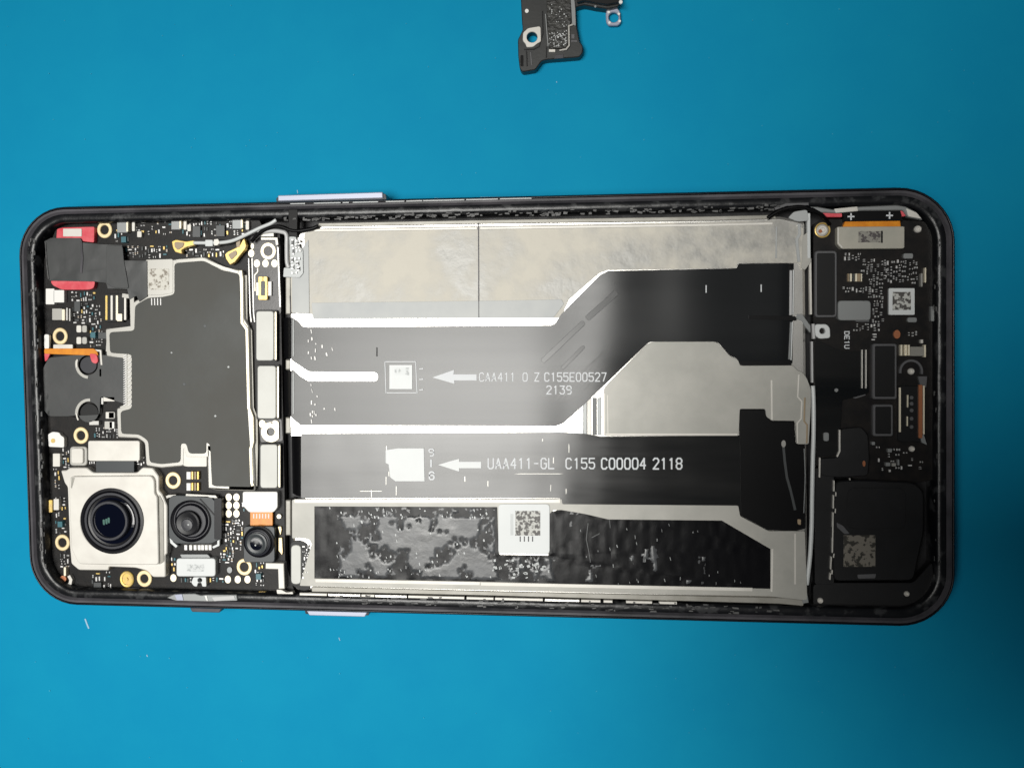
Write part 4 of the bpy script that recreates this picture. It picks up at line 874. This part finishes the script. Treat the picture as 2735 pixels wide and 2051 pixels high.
scn = plate('speaker', [(2232, 1284), (2300, 1282), (2440, 1288), (2468, 1310), (2468, 1420), (2440, 1550), (2226, 1552), (2222, 1420)], 2.4, 5.1, M['spk'], ph, r=16, bev=0.2, label='flat black loudspeaker box with a dull smudged print')
box('speaker_print', 2253, 1429, 2338, 1513, 5.08, 5.14, M['coded'], scn, bev=0); plate('speaker_glue', [(2234, 1395), (2252, 1404), (2270, 1425), (2256, 1426), (2236, 1408)], 5.05, 5.14, M['outline'], scn, r=3)
plate('speaker_glue', [(2290, 1534), (2340, 1532), (2338, 1544), (2292, 1545)], 4.95, 5.14, M['outline'], scn, r=3)
box('speaker_step', 2262, 1302, 2420, 1412, 5.0, 5.16, M['spk'], scn, r=24, bev=0.05)
box('speaker_bracket', 2176, 1250, 2228, 1560, 3.0, 4.6, M['spk'], ph, r=6)
plate('lower_cover', [(2172, 1560), (2226, 1556), (2440, 1556), (2490, 1500), (2495, 1560), (2440, 1620), (2172, 1625)], 2.6, 4.4, M['spk'], ph, r=10)
plate('flex_cover', [(2176, 905), (2246, 938), (2310, 938), (2322, 1050), (2262, 1066), (2250, 1068), (2245, 1140), (2240, 1215), (2180, 1220)], 3.8, 4.4, M['flexm'], ph, r=8)
plate('bracket_cover', [(2246, 1145), (2300, 1140), (2318, 1160), (2322, 1220), (2318, 1270), (2240, 1275), (2192, 1270), (2192, 1224), (2236, 1222), (2244, 1205)], 4.0, 4.75, M['spk'], ph, r=8, bev=0.1)
disc('copper_dot', 2308, 1238, 4, 4.1, 4.9, M['copper'], sbd, sy=2.0)
for x, y, a, b, m_ in ((2333, 1184, 9, 9, 'can'), (2377, 1203, 11, 10, 'can'), (2372, 1240, 12, 10, 'can'), (2388, 1241, 11, 9, 'shield'), (2400, 1235, 5, 16, 'can'), (2472, 735, 4, 40, 'goldp'), (2462, 748, 5, 36, 'shield'), (2497, 742, 5, 34, 'goldp'), (2492, 838, 12, 40, 'can'), (2498, 838, 3, 42, 'nickel')):
    box('component', x - a / 2, y - b / 2, x + a / 2, y + b / 2, 4.0, 4.7, M[m_], sbd, r=2)
plate('inner_lip', [(2126, 840), (2142, 838), (2150, 850), (2165, 870), (2165, 890), (2150, 872), (2140, 856), (2126, 852)], 4.4, 5.3, M['can'], ph, r=3)
strip('inner_lip', [(2164, 690), (2166, 840)], 6, 4.4, 5.2, M['nickel'], ph); strip('inner_lip', [(2172, 865), (2174, 905)], 7, 4.4, 5.3, M['cable'], ph)
strip('inner_lip', [(2169, 912), (2170, 1022)], 5, 4.4, 5.3, M['cable'], ph); strip('inner_lip', [(2160, 570), (2161, 690)], 8, 4.4, 5.6, M['cablew'], ph)
strip('inner_lip', [(2148, 1198), (2151, 1270), (2147, 1370)], 2.4, 5.0, 5.75, M['can'], ph)
tube('coax_cable', [(2171, 1030, 5.2), (2173, 1080, 5.3), (2173, 1160, 5.3), (2171, 1230, 5.3), (2169, 1330, 5.3), (2168, 1400, 5.3), (2164, 1480, 5.3), (2158, 1535, 5.2), (2155, 1560, 4.9)], 0.38, M['cablew'], ph, label='pale coax cable running down beside the charging board')
plate('copper_tab', [(2130, 1386), (2140, 1387), (2139, 1402), (2131, 1400)], 5.4, 5.8, M['tan'], ph, r=3)

# ================================================================== loose bracket at the top edge
o0 = P(1460, 60, 0)
br = thing('loose_antenna_bracket', (o0.x, o0.y, 0), 'loose black plastic bracket with silver ring lugs lying on the blue mat above the phone', 'bracket')
bd = plate('bracket_body', [(1390, -260), (1391, 0), (1394, 60), (1396, 80), (1383, 107), (1384, 150), (1388, 185), (1395, 193), (1430, 187), (1447, 163), (1460, 160), (1548, 153), (1557, 140), (1556, 122), (1548, 112), (1540, 70), (1537, 20), (1560, 14), (1590, 20), (1625, 25), (1652, 18), (1662, -10), (1660, -260)], 0.15, 2.0, M['brk'], br, r=5, bev=0.15, holes=[circ(1421, 100, 14, 20)])
plate('metal_lug', [(1397, 88), (1410, 76), (1440, 71), (1444, 74), (1445, 112), (1436, 116), (1424, 126), (1406, 127), (1404, 118), (1396, 110)], 1.9, 2.25, M['nickel'], br, r=5, bev=0.06, holes=[circ(1421, 100, 14.5, 24)], label='silver ring lug at the lower left corner')
plate('metal_tab', [(1622, 20), (1646, 18), (1656, 32), (1658, 62), (1650, 69), (1625, 69), (1619, 60), (1618, 38)], 0.6, 1.1, M['button'], br, r=4, bev=0.12, holes=[circ(1639, 47, 13.5, 24)], label='shiny square ended tab with a round hole')
for x, y in ((1626, 33), (1653, 38), (1655, 57), (1628, 61)): disc('tab_corner', x, y, 3.5, 1.0, 1.2, M['white'], br)
plate('foam_panel', [(1456, -260), (1522, -260), (1526, 60), (1518, 72), (1518, 118), (1510, 130), (1470, 132), (1462, 122)], 1.9, 2.35, M['mesh'], br, r=4, bev=0.1, label='rough black foam panel')
strip('panel_rim', [(1457, 38), (1461, 90), (1464, 125)], 2.5, 2.2, 2.5, M['can'], br, bev=0.02)
strip('panel_rim', [(1466, 136), (1483, 136)], 7, 2.0, 2.4, M['nickel'], br); strip('panel_rim', [(1494, 135), (1512, 132), (1520, 122), (1519, 70), (1530, 66)], 4.5, 2.0, 2.45, M['shield'], br)
plate('panel_rim', [(1521, -60), (1529, -60), (1537, 30), (1538, 70), (1528, 66)], 2.0, 2.4, M['can'], br, r=2)
disc('rivet', 1407, 30, 5, 1.9, 2.15, M['white'], br, sy=1.1)
strip('moulded_rib', [(1449, 30), (1450, 90), (1440, 125), (1425, 132), (1400, 133)], 3, 1.9, 2.12, M['chip'], br)
strip('moulded_rib', [(1406, 136), (1408, 178)], 3, 1.9, 2.12, M['chip'], br); strip('moulded_rib', [(1460, 125), (1459, 155)], 3, 1.9, 2.1, M['chip'], br); strip('moulded_rib', [(1417, 140), (1420, 175)], 3, 1.9, 2.1, M['outline'], br)
box('moulded_slot', 1390, 148, 1398, 178, 1.9, 2.06, M['flexb'], br, r=3, bev=0); box('moulded_step', 1525, 108, 1542, 113, 1.9, 2.15, M['outline'], br)
box('moulded_step', 1526, 92, 1535, 104, 1.9, 2.15, M['outline'], br); plate('moulded_step', [(1482, 148), (1505, 146), (1505, 156), (1480, 158)], 1.8, 2.1, M['seal'], br)
plate('upper_block', [(1540, -200), (1662, -200), (1655, 6), (1620, 12), (1560, 2), (1541, 8)], 1.9, 3.0, M['chip'], br, r=4)
rg = random.Random(5)
sp = [(rg.uniform(1466, 1514), rg.choice((rg.uniform(4, 122), rg.uniform(90, 126))), rg.uniform(1.2, 2.6), rg.uniform(1.2, 3.5), rg.uniform(-40, 40)) for i in range(85)]
flecks('foam_specks', sp, 2.43, M['label'], br)
disc('solder_blob', 1658, 6, 5, 2.8, 3.2, M['white'], br); disc('solder_blob', 1590, 18, 3, 1.9, 2.15, M['can'], br)

# ================================================================== the phone that takes the picture
# its dark body mirrors in the glossy ribbons and shades the right side of the mat
pp = thing('camera_phone', (97, -19, 164.5), 'dark phone held level above the mat, taking the picture', 'phone')
def slab(name, x0, y0, x1, y1, z0, z1, m, rad, bev, **k):
    pts = []
    for cx, cy, a0 in ((x1 - rad, y1 - rad, 0), (x0 + rad, y1 - rad, 90), (x0 + rad, y0 + rad, 180), (x1 - rad, y0 + rad, 270)):
        for i in range(9): a = math.radians(a0 + i * 90 / 8); pts.append((cx + rad * math.cos(a), cy + rad * math.sin(a)))
    L = [offs(pts, bev), pts, pts, offs(pts, bev)]; Z = [z0, z0 + bev, z1 - bev, z1]; n = len(pts)
    tl = math.radians(-9); v = [(19 + (x - 19) * math.cos(tl) - (y - 10) * math.sin(tl), 10 + (x - 19) * math.sin(tl) + (y - 10) * math.cos(tl), z) for l, z in zip(L, Z) for x, y in l]
    f = [(j * n + i, j * n + (i + 1) % n, (j + 1) * n + (i + 1) % n, (j + 1) * n + i) for j in range(3) for i in range(n)] + [tuple(range(n)), tuple(3 * n + i for i in range(n))]
    return newobj(name, v, f, m, pp, **k)
slab('body', 19, -62, 179, 19, 164.5, 172.5, M['frame'], 9, 1.2)
slab('camera_island', 20.5, -22, 44, 17.5, 163.3, 164.6, M['lblack'], 6, 0.5)
slab('screen', 21, -56, 177, 17, 172.4, 172.7, M['glass'], 8, 0.1)

# ------------------------------------------------------------------ lint on the mat
rg = random.Random(3); sp = []
while len(sp) < 90:
    x, y = rg.uniform(10, 2720), rg.uniform(10, 2040)
    if 470 < y < 1720 or (1360 < x < 1680 and y < 220): continue
    sp.append((x, y, rg.uniform(1, 2.4), rg.uniform(1, 3.2), rg.uniform(-60, 60)))
du = flecks('dust_specks', sp, 0.13, mat('pale_dust', (0.03, 0.36, 0.52), 0, 0.7), None)
du['label'] = 'faint dust specks scattered over the blue mat'; du['category'] = 'dust'
def lint(x, y, dx, dy, w_, label):
    p = P(x, y, 0); t = thing_mesh = None
    q = strip_outline([(x, y), (x + dx * .5, y + dy * .5 + 1), (x + dx, y + dy)], w_)
    o = plate('lint_fibre', q, 0.01, 0.10, M['lint'], None, bev=0.02, label=label); o['category'] = 'lint'
lint(227, 1652, 10, 26, 4, 'pale curved lint fibre on the mat below the lower left corner of the phone')
lint(794, 508, 1, 9, 2, 'tiny white fibre on the mat just above the long side button')
lint(392, 1748, 2, 5, 2.5, 'faint speck on the bare mat under the left half of the phone, farthest below it')
lint(1486, 218, 2, 3, 2, 'tiny speck on the mat just below the loose bracket')
lint(905, 1702, 3, 8, 2, 'thin short fibre on the mat below the power button')
